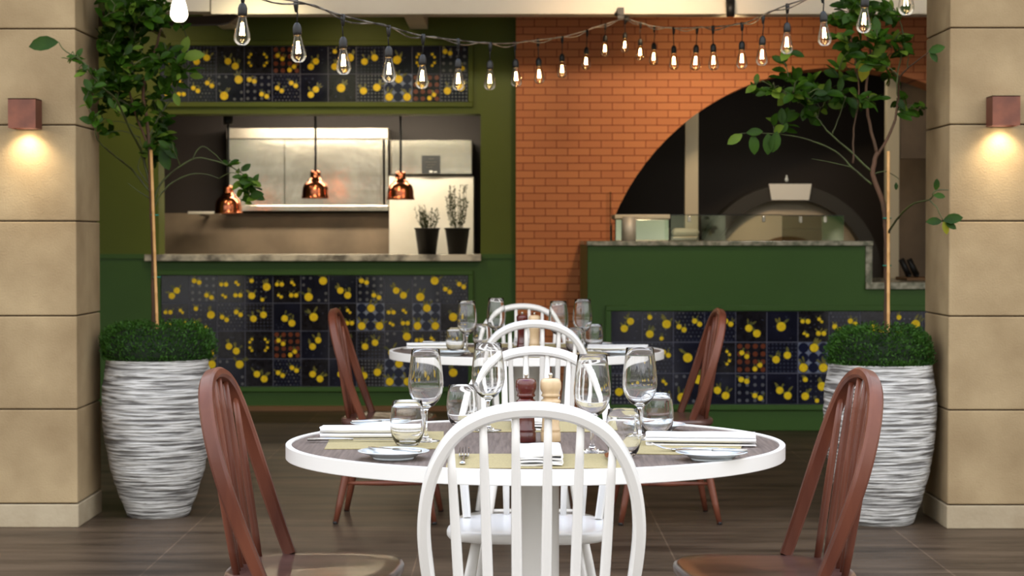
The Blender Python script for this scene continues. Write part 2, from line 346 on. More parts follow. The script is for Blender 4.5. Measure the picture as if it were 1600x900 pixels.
# brick wall with the arched opening
YB = 14.3; TH = .34; ca = at(1310, 486, YB); ra = 380*YB/F
mb = MB(); xs = [xb]; xL = ca.x - ra; xR = ca.x + ra
cols = [xb, xL] + [ca.x - ra*math.cos(PI*k/48) for k in range(1, 48)] + [xR, 5.6]
def az(x):
    if x <= xL+1e-6 or x >= xR-1e-6: return 0.0
    return ca.z + math.sqrt(max(0, ra*ra-(x-ca.x)**2))
for i in range(len(cols)-1):
    a, b = cols[i], cols[i+1]
    inside = xL-1e-6 <= a and b <= xR+1e-6
    za = (ca.z if abs(a-xL) < 1e-6 or abs(a-xR) < 1e-6 else az(a)) if inside else 0
    zb = (ca.z if abs(b-xL) < 1e-6 or abs(b-xR) < 1e-6 else az(b)) if inside else 0
    mb.add([(a, YB, za), (b, YB, zb), (b, YB, 3), (a, YB, 3)], [(0, 1, 2, 3)], 'brick')
    mb.add([(a, YB+TH, za), (b, YB+TH, zb), (b, YB+TH, 3), (a, YB+TH, 3)], [(3, 2, 1, 0)], 'dark_wall')
    if inside: mb.add([(a, YB, za), (b, YB, zb), (b, YB+TH, zb), (a, YB+TH, za)], [(0, 3, 2, 1)], 'brick')
for x in (xL, xR):
    mb.add([(x, YB, 0), (x, YB+TH, 0), (x, YB+TH, ca.z), (x, YB, ca.z)], [(0, 1, 2, 3)], 'brick')
mb.add([(xb, YB, 0), (xb, YB+TH, 0), (xb, YB+TH, 3), (xb, YB, 3)], [(0, 1, 2, 3)], 'green_wall')
o = mb.build('wall_back_brick', fix=False); o['kind'] = 'structure'
mb = MB(); mb.box(-5.6, 6, 17.0, 17.2, 0, 3.0, 'dark_wall'); struct(mb, 'wall_back_kitchen')
mb = MB(); mb.box(xb+.02, xb+.12, YB+TH+.001, 17.0, 0, 3.0, 'dark_wall'); struct(mb, 'wall_kitchen_divider')
mb = MB(); mb.box(-5.8, -5.6, 9.3, 17.2, 0, 3.0, 'green_wall'); struct(mb, 'wall_left_unseen')  # out of view, added to cut side light at the back
mb = MB(); mb.box(5.6, 5.8, 9.3, 17.2, 0, 3.0, 'stone'); struct(mb, 'wall_right_unseen')  # unseen counterpart, also added to darken the back
# beam and rafters
mb = MB(); mb.box(X(330, 12.9)+.004, 5.5, 12.9, 13.08, Z(22, 12.9), 2.998, 'beige_beam', .004)
tag(mb.build('ceiling_beam'), 'long pale beige beam running across the top of the picture above the brick wall', 'beam')
mb = MB(); mb.box(X(205, 12.9), X(330, 12.9)-.004, 12.9, 13.08, Z(18, 12.9), 2.998, 'beige_beam', .004)
tag(mb.build('ceiling_beam'), 'short end piece of pale beam at top left beside the lemon tree', 'beam')
mb = MB(); mb.box(-2.07, -1.95, 13.09, YL-.001, 2.73, 2.998, 'beige_beam', .004); r = tag(mb.build('rafter'), 'pale rafter running back to the green wall above the left end of the tiles', 'rafter')
mb = MB(); mb.box(-.73, -.60, 13.09, YL-.001, 2.73, 2.998, 'beige_beam', .004); r = tag(mb.build('rafter'), 'pale rafter running back to the green wall above the fourth tiles from the right', 'rafter')
r['label'] = 'short pale rafter stub under the beam, above the hanging bulbs at mid left'
# pillars
def pillar(xa, xb_, y0, lab):
    t = thing('stone_pillar', lab, 'pillar', ((xa+xb_)/2, y0+.245, 0), 0, 'stone pillars')
    zc = [0, .102, .508, .909, 1.315, 1.726, 2.136, 2.542, 2.998]
    mb = MB(); hw = (xb_-xa)/2
    for a, b in zip(zc[1:-1], zc[2:]): mb.box(-hw, hw, -.245, .245, a+.0025, b-.0025, 'stone', .005)
    mb.box(-hw+.012, hw-.012, -.233, .233, .1, 2.99, 'soil')
    mb.build('shaft', t)
    mb = MB(); mb.box(-hw-.004, hw+.004, -.25, .249, .0, .099, 'stone_plinth', .004); mb.build('plinth', t)
    return t
pillar(-2.62, -1.865, 8.6, 'square sandstone block pillar at the left edge of the picture')
pillar(1.862, 2.62, 8.56, 'square sandstone block pillar at the right edge of the picture')
# wall lamps
def sconce(px0, px1, py0, py1, lab, yf):
    a = at((px0+px1)/2, py1, yf-.07); h = .125
    t = thing('wall_lamp', lab, 'wall lamp', (a.x, yf, a.z), 0, 'rusty cube wall lamps')
    mb = MB(); s = .058
    mb.box(-s, s, -.125, -.008, 0, .004, 'corten'); 
    mb = MB()
    mb.box(-s, s, -.125, -.121, 0, h, 'corten'); mb.box(-s, s, -.012, -.008, 0, h, 'corten'); mb.box(-s, -s+.004, -.121, -.012, 0, h, 'corten_dark'); mb.box(s-.004, s, -.121, -.012, 0, h, 'corten_dark'); mb.box(-s, s, -.125, -.008, h-.004, h, 'corten')
    mb.build('housing', t)
    mb = MB(); mb.box(-.03, .03, -.008, 0, .03, .10, 'black'); mb.build('wall_bracket', t)
    mb = MB(); mb.lathe([(.0, .012), (.036, .012), (.036, .016), (0, .016)], 'lamp_lens', 20, (0, -.066, 0)); mb.build('lens', t)
    l = light('wall_lamp_light', 'SPOT', (a.x, yf-.066, a.z+.008), 9, (1, .80, .52), (0, 0, 0), .02, spot=2.1, blend=.9)
    aim(l, (a.x, yf+.06, a.z-.5))
sconce(18, 60, 160, 201, 'rust brown cube lamp on the left stone pillar, shining down', 8.6)
sconce(1547, 1588, 153, 197, 'rust brown cube lamp on the right stone pillar, shining down', 8.56)
# ================================================================== TILES
def tile_panel(x_left, z_top, Y, rows, lab, wname, cols_n, seed, clip=None):
    rnd = random.Random(seed); S = .2; nr = len(rows)
    t = thing('tile_panel', lab, 'tiles', (x_left, Y, z_top-S*nr), 0, 'lemon patterned tile panels')
    mb = MB(); Wd = S*cols_n; Hh = S*nr
    mb.box(0, Wd, -.006, -.0005, 0, Hh, 'grout')
    y1 = -.0105; g = .0030
    for r, row in enumerate(rows):
        for c, k in enumerate(row):
            ox = c*S; oz = Hh-(r+1)*S
            base = {'D': 'tile_pale', 'G': 'tile_black', 'B': 'tile_navy', 'F': 'tile_navy', 'K': 'tile_navy', 'J': 'tile_navy'}.get(k, rnd.choice(['tile_navy', 'tile_black']))
            mb.box(ox+g, ox+S-g, y1, -.005, oz+g, oz+S-g, base)
            lay = [0]
            def d(u, v, rr, m, n=10, ly=1, rx=None, ang=0):
                lay[0] += 1
                mb.disc((ox+u*S, y1-.0004*ly-.00001*lay[0], oz+(1-v)*S), rr*S, m, n, 'y', None if rx is None else rx*S, ang)
            if k == 'D':
                for i in range(3):
                    for j in range(3): d(.18+.32*i, .18+.32*j, .165, 'tile_disc', 14, .5)
            if k in 'BFK':
                st = .125 if k == 'F' else .167; 
                if k == 'K': st = .25
                q = int(1/st)
                for i in range(q):
                    for j in range(q): d(st/2+st*i+(st/2 if (j % 2 and k == 'F') else 0)*.98, st/2+st*j, .03 if k != 'K' else .06, 'tile_dot_light' if (k == 'K' or rnd.random() < .3) else 'tile_dot', 6, .5)
            if k in 'IM':
                for i in range(8):
                    for j in range(8): d(.0625+.125*i, .0625+.125*j, .035, 'tile_dot_light' if k == 'M' else 'tile_dot', 6, .5)
            if k == 'J':
                for (u, v) in [(.1, .1), (.35, .1), (.1, .35), (.9, .9), (.65, .9), (.9, .65)]: d(u, v, .055, 'tile_dot_light', 8, .5)
            if k == 'G':
                for i in range(4):
                    for j in range(4): d(.13+.25*i, .13+.25*j, .085, 'tile_terra', 8, .5)
            if k in 'AaHCE':
                for i in range(6): d(rnd.uniform(.12, .88), rnd.uniform(.12, .88), .05, 'tile_dot', 3+i % 3, .4, .02, rnd.uniform(0, PI))
            L = {'A': [(.42, .55, .12), (.68, .72, .125)], 'a': [(.56, .55, .115), (.38, .74, .115)] if rnd.random() < .5 else [(.62, .33, .115), (.42, .56, .12)],
                 'B': [(.24, .2, .08), (.24, .74, .125), (.78, .42, .14), (.62, .88, .07)],
                 'C': [(.24, .3, .05), (.17, .4, .05), (.17, .6, .05), (.24, .7, .05), (.72, .3, .05), (.8, .4, .05), (.8, .6, .05), (.72, .7, .05)],
                 'D': [(.52, .18, .14), (.18, .82, .14), (.82, .82, .14)], 'E': [(.15, .33, .07), (.32, .33, .08), (.68, .26, .06), (.76, .34, .05), (.66, .72, .08), (.83, .72, .08), (.2, .72, .05), (.3, .78, .06)],
                 'F': [(.18, .5, .085), (.34, .6, .085), (.68, .32, .085), (.84, .42, .085)], 'G': [(.2, .34, .08), (.36, .46, .08), (.62, .86, .08), (.78, .74, .08)],
                 'H': [(.46, .5, .15)], 'I': [(.3, .56, .12), (.66, .42, .12)], 'M': [(.26, .6, .13), (.74, .48, .135)],
                 'J': [(.28, .78, .15), (.8, .2, .145)], 'K': [(.18, .2, .09), (.36, .26, .085), (.62, .72, .085), (.8, .8, .085)]}[k]
            sgn = 1
            for (u, v, rr) in L:
                for q in range(3 if rr > .1 else 2):
                    a = rnd.uniform(.5, 2.6); dd = rr*rnd.uniform(1.1, 1.9)
                    d(u+math.cos(a)*dd, v-math.sin(a)*dd, rr*.26, 'lemon_leaf', 8, .8, rr*.85, a+rnd.uniform(-.4, .4))
            for (u, v, rr) in L:
                d(min(max(u, rr+.02), .98-rr), min(max(v, rr+.02), .98-rr), rr, 'lemon', 14, 1.2)
    mb.build('tiles', t)
    # moulded frame
    mb = MB(); e = .036; d1 = -.03
    mb.box(-e, Wd+e, d1, -.0005, Hh+.001, Hh+e, wname, .004); mb.box(-e, Wd+e, d1, -.0005, -e, -.001, wname, .004)
    mb.box(-e, -.001, d1, -.0005, -.001, Hh+.001, wname, .004); mb.box(Wd+.001, Wd+e, d1, -.0005, -.001, Hh+.001, wname, .004)
    mb.build('frame', t)
    return t
PX = X(252, YL)
tile_panel(PX, Z(430, YL), YL, ['aKEBEJAKAJF', 'EBFIAHEDEDH', 'FKACGaaIJEM', 'FJJAFAAMDAH'], 'wide lemon patterned tile panel under the serving hatch', 'green_counter', 11, 4)
tile_panel(PX, Z(72, YL), YL, ['FIACGaBIHCK', 'EFJKFaHMDGM'], 'narrow lemon patterned tile panel high above the serving hatch', 'green_wall', 11, 9)
# ================================================================== LEFT KITCHEN
mb = MB(); xa, xz = X(228, YL), X(752, YL)
mb.box(xa, xz, YL-.07, YL-.0125, zs+.001, Z(397.5, YL-.05), 'marble', .004); mb.box(x0+.001, x1-.001, YL-.014, YL+.42, zs+.001, Z(397.5, YL-.05), 'marble')
tag(mb.build('hatch_worktop'), 'grey and white marble shelf along the sill of the serving hatch', 'worktop')
YK = 16.2
mb = MB(); mb.box(-4.2, xb, YK, YK+.1, 0, 3.0, 'dark_wall'); struct(mb, 'wall_kitchen_back')
mb = MB(); mb.box(X(240, 15.6), X(606, 15.6), 16.0, 16.18, 0.9, Z(333, 16), 'kitchen_wall'); o = mb.build('splashback'); tag(o, 'brown grey wall panel under the steel hood in the kitchen', 'splashback')
# steel hood
t = thing('extractor_hood', 'big stainless steel hood with flat panels behind the serving hatch', 'hood', (0, 0, 0))
mb = MB(); Yh = 15.9
mb.box(X(355, Yh), X(607, Yh), Yh-.03, YK-.001, Z(217, Yh), Z(200, Yh), 'steel_matt', .004)
mb.box(X(355, Yh), X(607, Yh), Yh-.03, YK-.001, Z(330, Yh), Z(321, Yh), 'steel', .004)
mb.box(X(595, Yh), X(599, Yh), Yh-.03, YK-.001, Z(321, Yh), Z(217, Yh), 'steel', .003)
mb.box(X(602, Yh), X(607, Yh), Yh-.03, YK-.001, Z(321, Yh), Z(217, Yh), 'steel', .003)
mb.build('hood_rim', t)
mb = MB(); mb.box(X(355, Yh), X(445, Yh)-.003, Yh, YK-.001, Z(321, Yh), Z(217, Yh), 'steel', .002); mb.build('panel', t)
mb = MB(); mb.box(X(445, Yh)+.001, X(595, Yh), Yh, YK-.001, Z(321, Yh), Z(217, Yh), 'steel', .002); mb.build('panel', t)
# tall steel cabinet on the right
t = thing('steel_cabinet', 'tall pale steel cabinet behind the herb pots', 'cabinet', (0, 0, 0))
Yc = 15.7
mb = MB(); mb.box(X(608, Yc), X(740, Yc), Yc, YK-.002, .1, Z(275, Yc), 'steel_pale', .004); mb.build('body', t)
mb = MB(); mb.box(X(612, Yc), X(738, Yc), Yc-.03, YK-.002, Z(272.5, Yc), Z(219, Yc), 'steel', .006); mb.build('upper_door', t)
mb = MB(); mb.box(X(610, Yc), X(612, Yc), Yc-.01, YK-.002, Z(272, Yc), Z(219, Yc), 'steel_dark'); mb.build('door_edge', t)
t = thing('black_notice', 'small square black notice on the steel cabinet', 'notice', (0, 0, 0))
mb = MB(); Yn = Yc-.034; mb.box(X(659, Yn), X(688, Yn), Yn-.006, Yn, Z(272, Yn), Z(243, Yn), 'chalkboard', .002); mb.build('board', t)
mb = MB()
for (a, b, yy) in ((670, 678, 248), (665, 682, 253), (667, 680, 257), (666, 676, 261)): mb.box(X(a, Yn), X(b, Yn), Yn-.008, Yn-.006, Z(yy+.5, Yn), Z(yy, Yn), 'steel_dark')
mb.box(X(671, Yn), X(676, Yn), Yn-.0085, Yn-.006, Z(269.5, Yn), Z(266.5, Yn), 'chalk'); mb.box(X(678, Yn), X(683, Yn), Yn-.0085, Yn-.006, Z(269.5, Yn), Z(268, Yn), 'chalk')
mb.build('chalk_marks', t)
# shelf on the dark left of the kitchen
mb = MB(); mb.box(X(300, 15.8), X(345, 15.8), 15.6, 15.85, Z(335, 15.8), Z(331, 15.8), 'steel_pale', .003); 
mb.box(X(318, 15.8), X(322, 15.8), 15.62, 16.199, Z(338, 15.8), Z(335, 15.8), 'steel_dark')
tag(mb.build('wall_shelf'), 'small pale shelf in the dark left part of the kitchen', 'shelf')
# heat lamps
def heat_lamp(px, pyb, lab, first=None):
    Y = 14.95; p = at(px, pyb, Y)
    if first: return dup(first, p, 0, lab)
    t = thing('heat_lamp', lab, 'heat lamp', p, 0, 'copper heat lamps in the serving hatch')
    mb = MB(); outer = [(.108, 0), (.103, .010), (.099, .028), (.098, .055), (.094, .082), (.084, .106), (.068, .122), (.054, .130), (.053, .142), (.040, .146), (.039, .17), (.039, .195), (.034, .205), (.0, .205)]
    inner = [(.0, .2), (.03, .2), (.035, .17), (.036, .143), (.048, .128), (.063, .118), (.079, .102), (.089, .08), (.091, .055), (.092, .028), (.098, .010), (.105, .001)]
    mb.lathe(outer+inner, 'copper', 40, close=True); mb.build('lamp_shade', t)
    mb = MB(); mb.lathe([(.0, .02), (.03, .03), (.038, .055), (.03, .085), (.016, .11), (.0, .112)], 'heat_bulb', 16); mb.build('bulb', t)
    top = zt+.02 - p.z+.25
    mb = MB(); mb.tube([(0, 0, .195), (.001, 0, .35), (0, 0, top)], .0085, 'black', 8); mb.build('cord', t)
    mb = MB(); mb.lathe([(.0, top-.02), (.034, top-.02), (.036, top+.0), (.036, top+.06), (.0, top+.06)], 'black', 20, (0, 0, -.18)); mb.build('ceiling_rose', t)
    return t
h0 = heat_lamp(493, 310, 'copper bell heat lamp hanging in the middle of the serving hatch')
heat_lamp(626, 312, 'copper bell heat lamp hanging beside the steel cabinet, right one', h0)
heat_lamp(357, 334, 'copper bell heat lamp half hidden by lemon leaves at the left of the hatch', h0)
mb = MB(); mb.box(x0-.1, x1+.1, YL+.26, YK-.001, Z(168, 15.0)+.02, 3.0-.002, 'dark_wall'); 
o = mb.build('ceiling_kitchen'); o['kind'] = 'structure'
light('kitchen_light', 'AREA', (X(500, 15.3), 15.2, Z(168, 15.0)), 36, (1, .88, .68), (.45, 0, 0), 1.3, .15)
light('kitchen_light', 'AREA', (X(680, 15.3), 15.25, Z(168, 15.0)), 11, (1, .9, .68), (.3, 0, 0), .5, .15)
# herb pots
def herb_pot(px, tall, lab):
    Y = YL+.12; p = at(px, 397, Y); p.z = Z(397.5, YL-.05)
    t = thing('potted_herb', lab, 'potted herb', p, 0, 'herbs in black pots')
    mb = MB(); mb.lathe([(.064, 0), (.088, .18), (.094, .18), (.094, .19), (.086, .19), (.08, .17), (.0, .168)], 'black', 28); mb.build('pot', t)
    rnd = random.Random(int(px)); mb = MB()
    for i in range(26 if tall else 30):
        a = rnd.uniform(0, 2*PI); rr = rnd.uniform(0, .055); h = rnd.uniform(.2, .34) if tall else rnd.uniform(.1, .19)
        sp = rnd.uniform(.3, 1)*(.06 if tall else .075)
        b0 = Vector((rr*math.cos(a), rr*math.sin(a), .165)); b1 = Vector(((rr+sp)*math.cos(a), (rr+sp)*math.sin(a), .165+h))
        mid = (b0+b1)/2 + Vector((math.cos(a)*.015, math.sin(a)*.015, 0))
        mb.tube([b0, mid, b1], [.0016, .0013, .0008], 'herb', 4)
        for k in range(22 if tall else 15):
            u = rnd.uniform(.15, 1); q = b0.lerp(b1, u) + (mid-(b0+b1)/2)*(1-abs(2*u-1)); dd = Vector((rnd.uniform(-1, 1), rnd.uniform(-1, 1), rnd.uniform(.2, 1))).normalized()*rnd.uniform(.012, .022)
            s = dd.cross(Vector((rnd.random(), rnd.random(), rnd.random()))).normalized()*.0046
            mb.add([q, q+dd*.5+s, q+dd, q+dd*.5-s], [(0, 1, 2, 3)], 'herb')
    mb.build('herb', t, fix=False)
herb_pot(667.5, False, 'short bushy herb in a black pot, left of the two on the hatch shelf')
herb_pot(714.5, True, 'tall rosemary like herb in a black pot, right of the two on the hatch shelf')
# ================================================================== PIZZA COUNTER
cx0 = X(918, YC); cx1 = 3.1; ztop = Z(384, YC); zlow = Z(452, YC); xstep = X(1362, YC)
t = thing('pizza_counter', 'dark green counter with a lower right end in front of the oven arch', 'counter', (0, 0, 0))
mb = MB(); mb.box(cx0, xstep-.04, YC, YB-.002, 0, ztop, 'green_counter', .004); mb.box(xstep-.045, cx1, YC, YB-.002, 0, zlow, 'green_counter', .003); mb.build('body', t)
mb = MB(); mb.box(cx0-.004, xstep+.005, YC-.03, YB-.002, ztop+.001, ztop+.03, 'granite_green', .003)
mb.box(xstep-.04, xstep+.004, YC-.01, YB-.002, zlow+.03, ztop, 'granite_green', .003)
mb.box(xstep-.04, cx1, YC-.03, YB-.002, zlow+.001, zlow+.045, 'granite_green', .003)
o = mb.build('counter_worktop'); tag(o, 'speckled grey green stone top with a step down, on the green counter', 'worktop')
tile_panel(X(955, YC), Z(486, YC), YC, ['aBFFAHEFABEF', 'FFHCGIDFAJFG', 'MEJAKABFAEJF'], 'lemon patterned tile panel on the front of the pizza counter', 'green_counter', 12, 21)
zw = ztop+.03
# glass screens
def screen(pa, pb, py, Y, lab, pm='pane'):
    t = thing('glass_screen', lab, 'glass screen', (X(pa, Y), Y, zw), 0)
    W = X(pb, Y)-X(pa, Y); Hh = Z(py, Y)-zw
    mb = MB(); mb.box(0, W, -.004, .004, .003, Hh-.006, pm); mb.build('pane', t)
    mb = MB(); mb.box(0, W, -.005, .005, Hh-.0055, Hh, 'black_gloss'); mb.build('top_edge', t)
    for u in (.12, W-.12):
        mb = MB(); mb.box(u-.01, u+.01, -.014, -.0045, Hh-.05, Hh-.01, 'steel', .003); mb.box(u-.01, u+.01, .0045, .014, Hh-.05, Hh-.01, 'steel', .003); mb.build('clamp', t)
screen(1048, 1222, 335, 13.05, 'long clear glass screen in front of the left half of the oven dome')
screen(1222, 1318, 336, 13.02, 'short clear glass screen in front of the right half of the oven dome', 'pane_shiny')
t = thing('side_glass', 'small upright glass pane beside the brick wall on the counter', 'glass screen', (X(950, 13.4), 13.4, zw))
mb = MB(); mb.box(0, .005, -.28, .3, .002, .32, 'pane'); mb.build('pane', t)
# steel bin
t = thing('steel_container', 'rectangular stainless steel container at the left end of the counter top', 'container', (X(961, 13.3), 13.3, zw))
W = X(1046, 13.3)-X(961, 13.3); Hh = Z(335, 13.3)-zw
mb = MB(); mb.box(0, W, 0, .4, 0, Hh-.03, 'mirror_steel', .006); mb.build('body', t)
mb = MB(); mb.box(-.004, W+.004, -.008, .408, Hh-.029, Hh, 'cream', .005); mb.build('lid', t)
mb = MB(); mb.lathe([(.0, 0), (.045, 0), (.045, .16), (.0, .16)], 'steel_pale', 24, (.09, -.06, .001)); mb.build('tube', t)
p = at(1068, 376, 13.3)
t = thing('dough_tray', 'pale rounded tray with lid beside the column on the counter', 'tray', (p.x, 13.3, zw))
mb = MB(); mb.box(-.08, .09, -.07, .07, 0, .03, 'steel_matt', .008); mb.build('base', t)
mb = MB(); mb.box(-.075, .10, -.06, .06, .031, .085, 'cream', .024); mb.build('lid', t)
# column and niche
mb = MB(); Yq = 15.2; mb.box(X(1070, Yq), X(1091, Yq), Yq, Yq+.1, 0, 2.998, 'cream', .004); tag(mb.build('column'), 'slim pale column behind the counter, left of the oven', 'column', 'slim pale columns')
mb = MB(); Yq = 15.0; mb.box(X(1385, Yq), X(1405, Yq), Yq, Yq+.1, 0, 2.998, 'cream', .004); tag(mb.build('column'), 'slim pale column behind the bamboo stake, right of the oven', 'column', 'slim pale columns')
mb = MB(); mb.box(X(1406, Yq), X(1500, Yq), Yq+.02, Yq+.08, Z(248, Yq), 2.998, 'kitchen_wall', .004); tag(mb.build('niche_header'), 'brown grey panel above the dark niche at the far right', 'panel')
mb = MB(); Yq = 16.0; mb.box(X(1400, Yq), X(1520, Yq), Yq, Yq+.05, 0, 2.6, 'kitchen_wall', .004); tag(mb.build('wall_panel'), 'dull brown back panel inside the niche at the far right', 'panel')
mb = MB(); mb.box(X(1408, 13.6), X(1460, 13.6), 13.4, 13.8, zlow+.046, zlow+.064, 'wood_strip', .003); tag(mb.build('wooden_board'), 'thin wooden board on the low end of the counter', 'board')
for k, px in enumerate((1408, 1420)):
    mb = MB(); a = at(px, 405, 13.6); b = at(px+12, 430, 13.6); mb.tube([a, b], [.02, .022], 'black', 10); mb.tube([b, b+(b-a)*.12], [.022, .012], 'black', 10)
    tag(mb.build('black_bottle'), ['black bottle leaning in the niche at far right, left one', 'black bottle leaning in the niche at far right, right one'][k], 'bottle', 'leaning black bottles')
# oven
Yo = 15.3; co = at(1231, 433, Yo); k = Yo/F
t = thing('pizza_oven', 'domed pizza oven with dark arched rim and pale trapezoid plate on top', 'oven', (co.x, Yo, 0))
def arc_ring(mb, ro, ri, cz, ci, y0, y1, m, n=40, zmin=.6):
    vs = []; fs = []
    a0 = math.asin(max(-1, min(1, (zmin-cz)/ro)))
    for i in range(n+1):
        a = a0 + (PI-2*a0)*i/n
        o_ = (ro*math.cos(a), cz+ro*math.sin(a)); q = (ri*math.cos(a), max(ci+ri*math.sin(a), zmin-.05))
        vs += [(o_[0], y0, o_[1]), (q[0], y0, q[1]), (q[0], y1, q[1]), (o_[0], y1, o_[1])]
    for i in range(n):
        for j in range(4): fs.append((4*i+j, 4*i+(j+1) % 4, 4*(i+1)+(j+1) % 4, 4*(i+1)+j))
    fs += [(0, 1, 2, 3), tuple(4*n+j for j in (3, 2, 1, 0))]
    mb.add(vs, fs, m, False)
mb = MB(); arc_ring(mb, 144*k, 124*k, co.z, co.z-2*k, -.08, .35, 'oven_black'); mb.build('rim', t)
mb = MB(); R = 126*k; prof = [(0, 0)] ; 
# shallow dome face
vs = []; fs = []; nr, na = 8, 36
for i in range(nr+1):
    rr = R*i/nr
    for j in range(na): a = 2*PI*j/na; vs.append((rr*math.cos(a), .0+.10*(i/nr)**2, co.z-2*k+rr*math.sin(a)))
for i in range(nr):
    for j in range(na): fs.append((i*na+j, i*na+(j+1) % na, (i+1)*na+(j+1) % na, (i+1)*na+j))
mb.add(vs, fs, 'oven_dome', True); mb.build('dome', t)
mb = MB(); arc_ring(mb, 74*k, 66*k, co.z-10*k, co.z-10*k, -.05, .02, 'wood_strip', 24, .8); mb.build('mouth_arch', t)
mb = MB(); vs = [(-33*k, -.12, co.z+145*k), (33*k, -.12, co.z+145*k), (29*k, -.12, co.z+120*k), (-29*k, -.12, co.z+120*k)]
vs += [(x, -.081, z) for (x, y, z) in vs]; mb.add(vs, [(0, 1, 2, 3), (7, 6, 5, 4), (0, 4, 5, 1), (1, 5, 6, 2), (2, 6, 7, 3), (3, 7, 4, 0)], 'white_paint'); mb.build('top_plate', t)
mb = MB(); mb.box(-.75, .75, -.02, .9, 0, co.z-60*k, 'steel_matt', .01); mb.build('base', t)
mb = MB(); mb.lathe([(.0, .0), (.010, .003), (.014, .014), (.011, .026), (.006, .032), (.006, .048), (0, .05)], 'china', 14, at(1229, 284, 15.2)); tag(mb.build('small_bulb'), 'tiny white bulb shape standing on top of the oven plate', 'bulb')
# black spotlight under the beam
p = at(1141, 26, 12.85)
t = thing('spotlight', 'black cylinder spotlight on the front of the beam', 'spotlight', (p.x, 12.84, p.z))
mb = MB(); mb.tube([(0, 0, 0), (0, .005, .10)], [.026, .03], 'black', 20); mb.build('barrel', t)
mb = MB(); mb.tube([(0, 0, .1), (0, .03, .12), (0, .056, .12)], .028, 'black', 16); mb.build('mount', t)
mb = MB(); mb.lathe([(.0, -.001), (.018, -.001), (.018, -.003), (0, -.003)], 'copper', 16); mb.build('lens', t)
aim(light('spotlight_light', 'SPOT', (p.x, 12.84, p.z-.02), 42, (1, .74, .42), size=.03, spot=1.5, blend=1), (1.62, 14.3, 2.15))
# ceiling fan
p = at(237, 36, 11.6)
t = thing('ceiling_fan', 'dark brown ceiling fan behind the leaves of the left tree', 'fan', p)
mb = MB(); mb.lathe([(.0, -.05), (.05, -.045), (.07, -.02), (.07, .02), (.05, .05), (0, .055)], 'black_gloss', 24); mb.build('motor', t)
mb = MB(); mb.tube([(0, 0, .05), (0, 0, 2.999-p.z)], .012, 'black', 10); mb.build('rod', t)
for a in (-.38, 1.72, 3.85):
    mb = MB(); ca_, sa = math.cos(a), math.sin(a); vs = []
    for (r_, w_) in ((.05, .03), (.16, .055), (.5, .07), (.54, .05)):
        for s_ in (1, -1):
            for z_ in (.004, -.004): vs.append((r_*ca_-s_*w_*sa, r_*sa+s_*w_*ca_, z_ + s_*w_*.5))
    fs = []
    for i in range(3):
        b = 4*i; fs += [(b, b+4, b+6, b+2), (b+1, b+3, b+7, b+5), (b, b+1, b+5, b+4), (b+2, b+6, b+7, b+3)]
    fs += [(0, 2, 3, 1), (12, 13, 15, 14)]
    mb.add(vs, fs, 'fan_wood'); mb.build('blade', t)
# ================================================================== STRING LIGHTS
B = [(280, 35, -45, 5.7), (378, 71, -12, 6.1), (467, 98, 3, 6.5), (537, 117, 25, 6.8), (608, 129, 42, 7.1), (659, 139, 56, 7.5), (716, 142, 63, 8.0), (765, 141, 68, 8.6),
     (807, 136, 67, 9.2), (843, 131, 62, 9.9), (878, 122, 58, 10.6), (915, 109, 48, 11.4), (945, 88, 38, 12.2), (976, 82, 30, 12.8), (1000, 94, 36, 12.1), (1021, 102, 41, 11.4),
     (1053, 109, 44, 10.7), (1086, 110, 43, 10.1), (1115, 110, 42, 9.7), (1159, 108, 37, 9.2), (1190, 103, 25, 8.6), (1229, 85, 8, 8.1), (1289, 72, -10, 7.4), (1349, 52, -35, 6.9), (1416, 24, -65, 6.3)]
t = thing('string_light', 'festoon of amber filament bulbs strung across the top of the picture', 'string lights', (0, 0, 0))
pts = [at(150, -110, 4.9)] + [at(px, yw, Y) for (px, yb, yw, Y) in B] + [at(1500, -110, 5.6)]
def smooth(P, n=6, sag=0):
    out = []
    for i in range(len(P)-1):
        p0 = P[max(i-1, 0)]; p1 = P[i]; p2 = P[i+1]; p3 = P[min(i+2, len(P)-1)]
        for j in range(n):
            u = j/n; out.append(.5*((2*p1)+(-p0+p2)*u+(2*p0-5*p1+4*p2-p3)*u*u+(-p0+3*p1-3*p2+p3)*u**3))
    out.append(P[-1]); return out
sp = smooth(pts)
mb = MB(); mb.tube(sp, .0032, 'cable', 6); sp2 = [p+Vector((0, .004, -.006+.010*math.sin(i*.7))) for i, p in enumerate(sp)]; mb.tube(sp2, .0028, 'cable', 6); mb.build('cable', t)
gp = [(.0, 0), (.012, .001), (.020, .007), (.0255, .018), (.0255, .028), (.022, .046), (.0165, .066), (.013, .082), (.012, .092)]
gi = [(r-.0006 if r > .001 else 0, z+.0008) for r, z in gp][::-1]
gm = MB(); gm.lathe(gp, 'bulb_glass', 24); gmesh = None
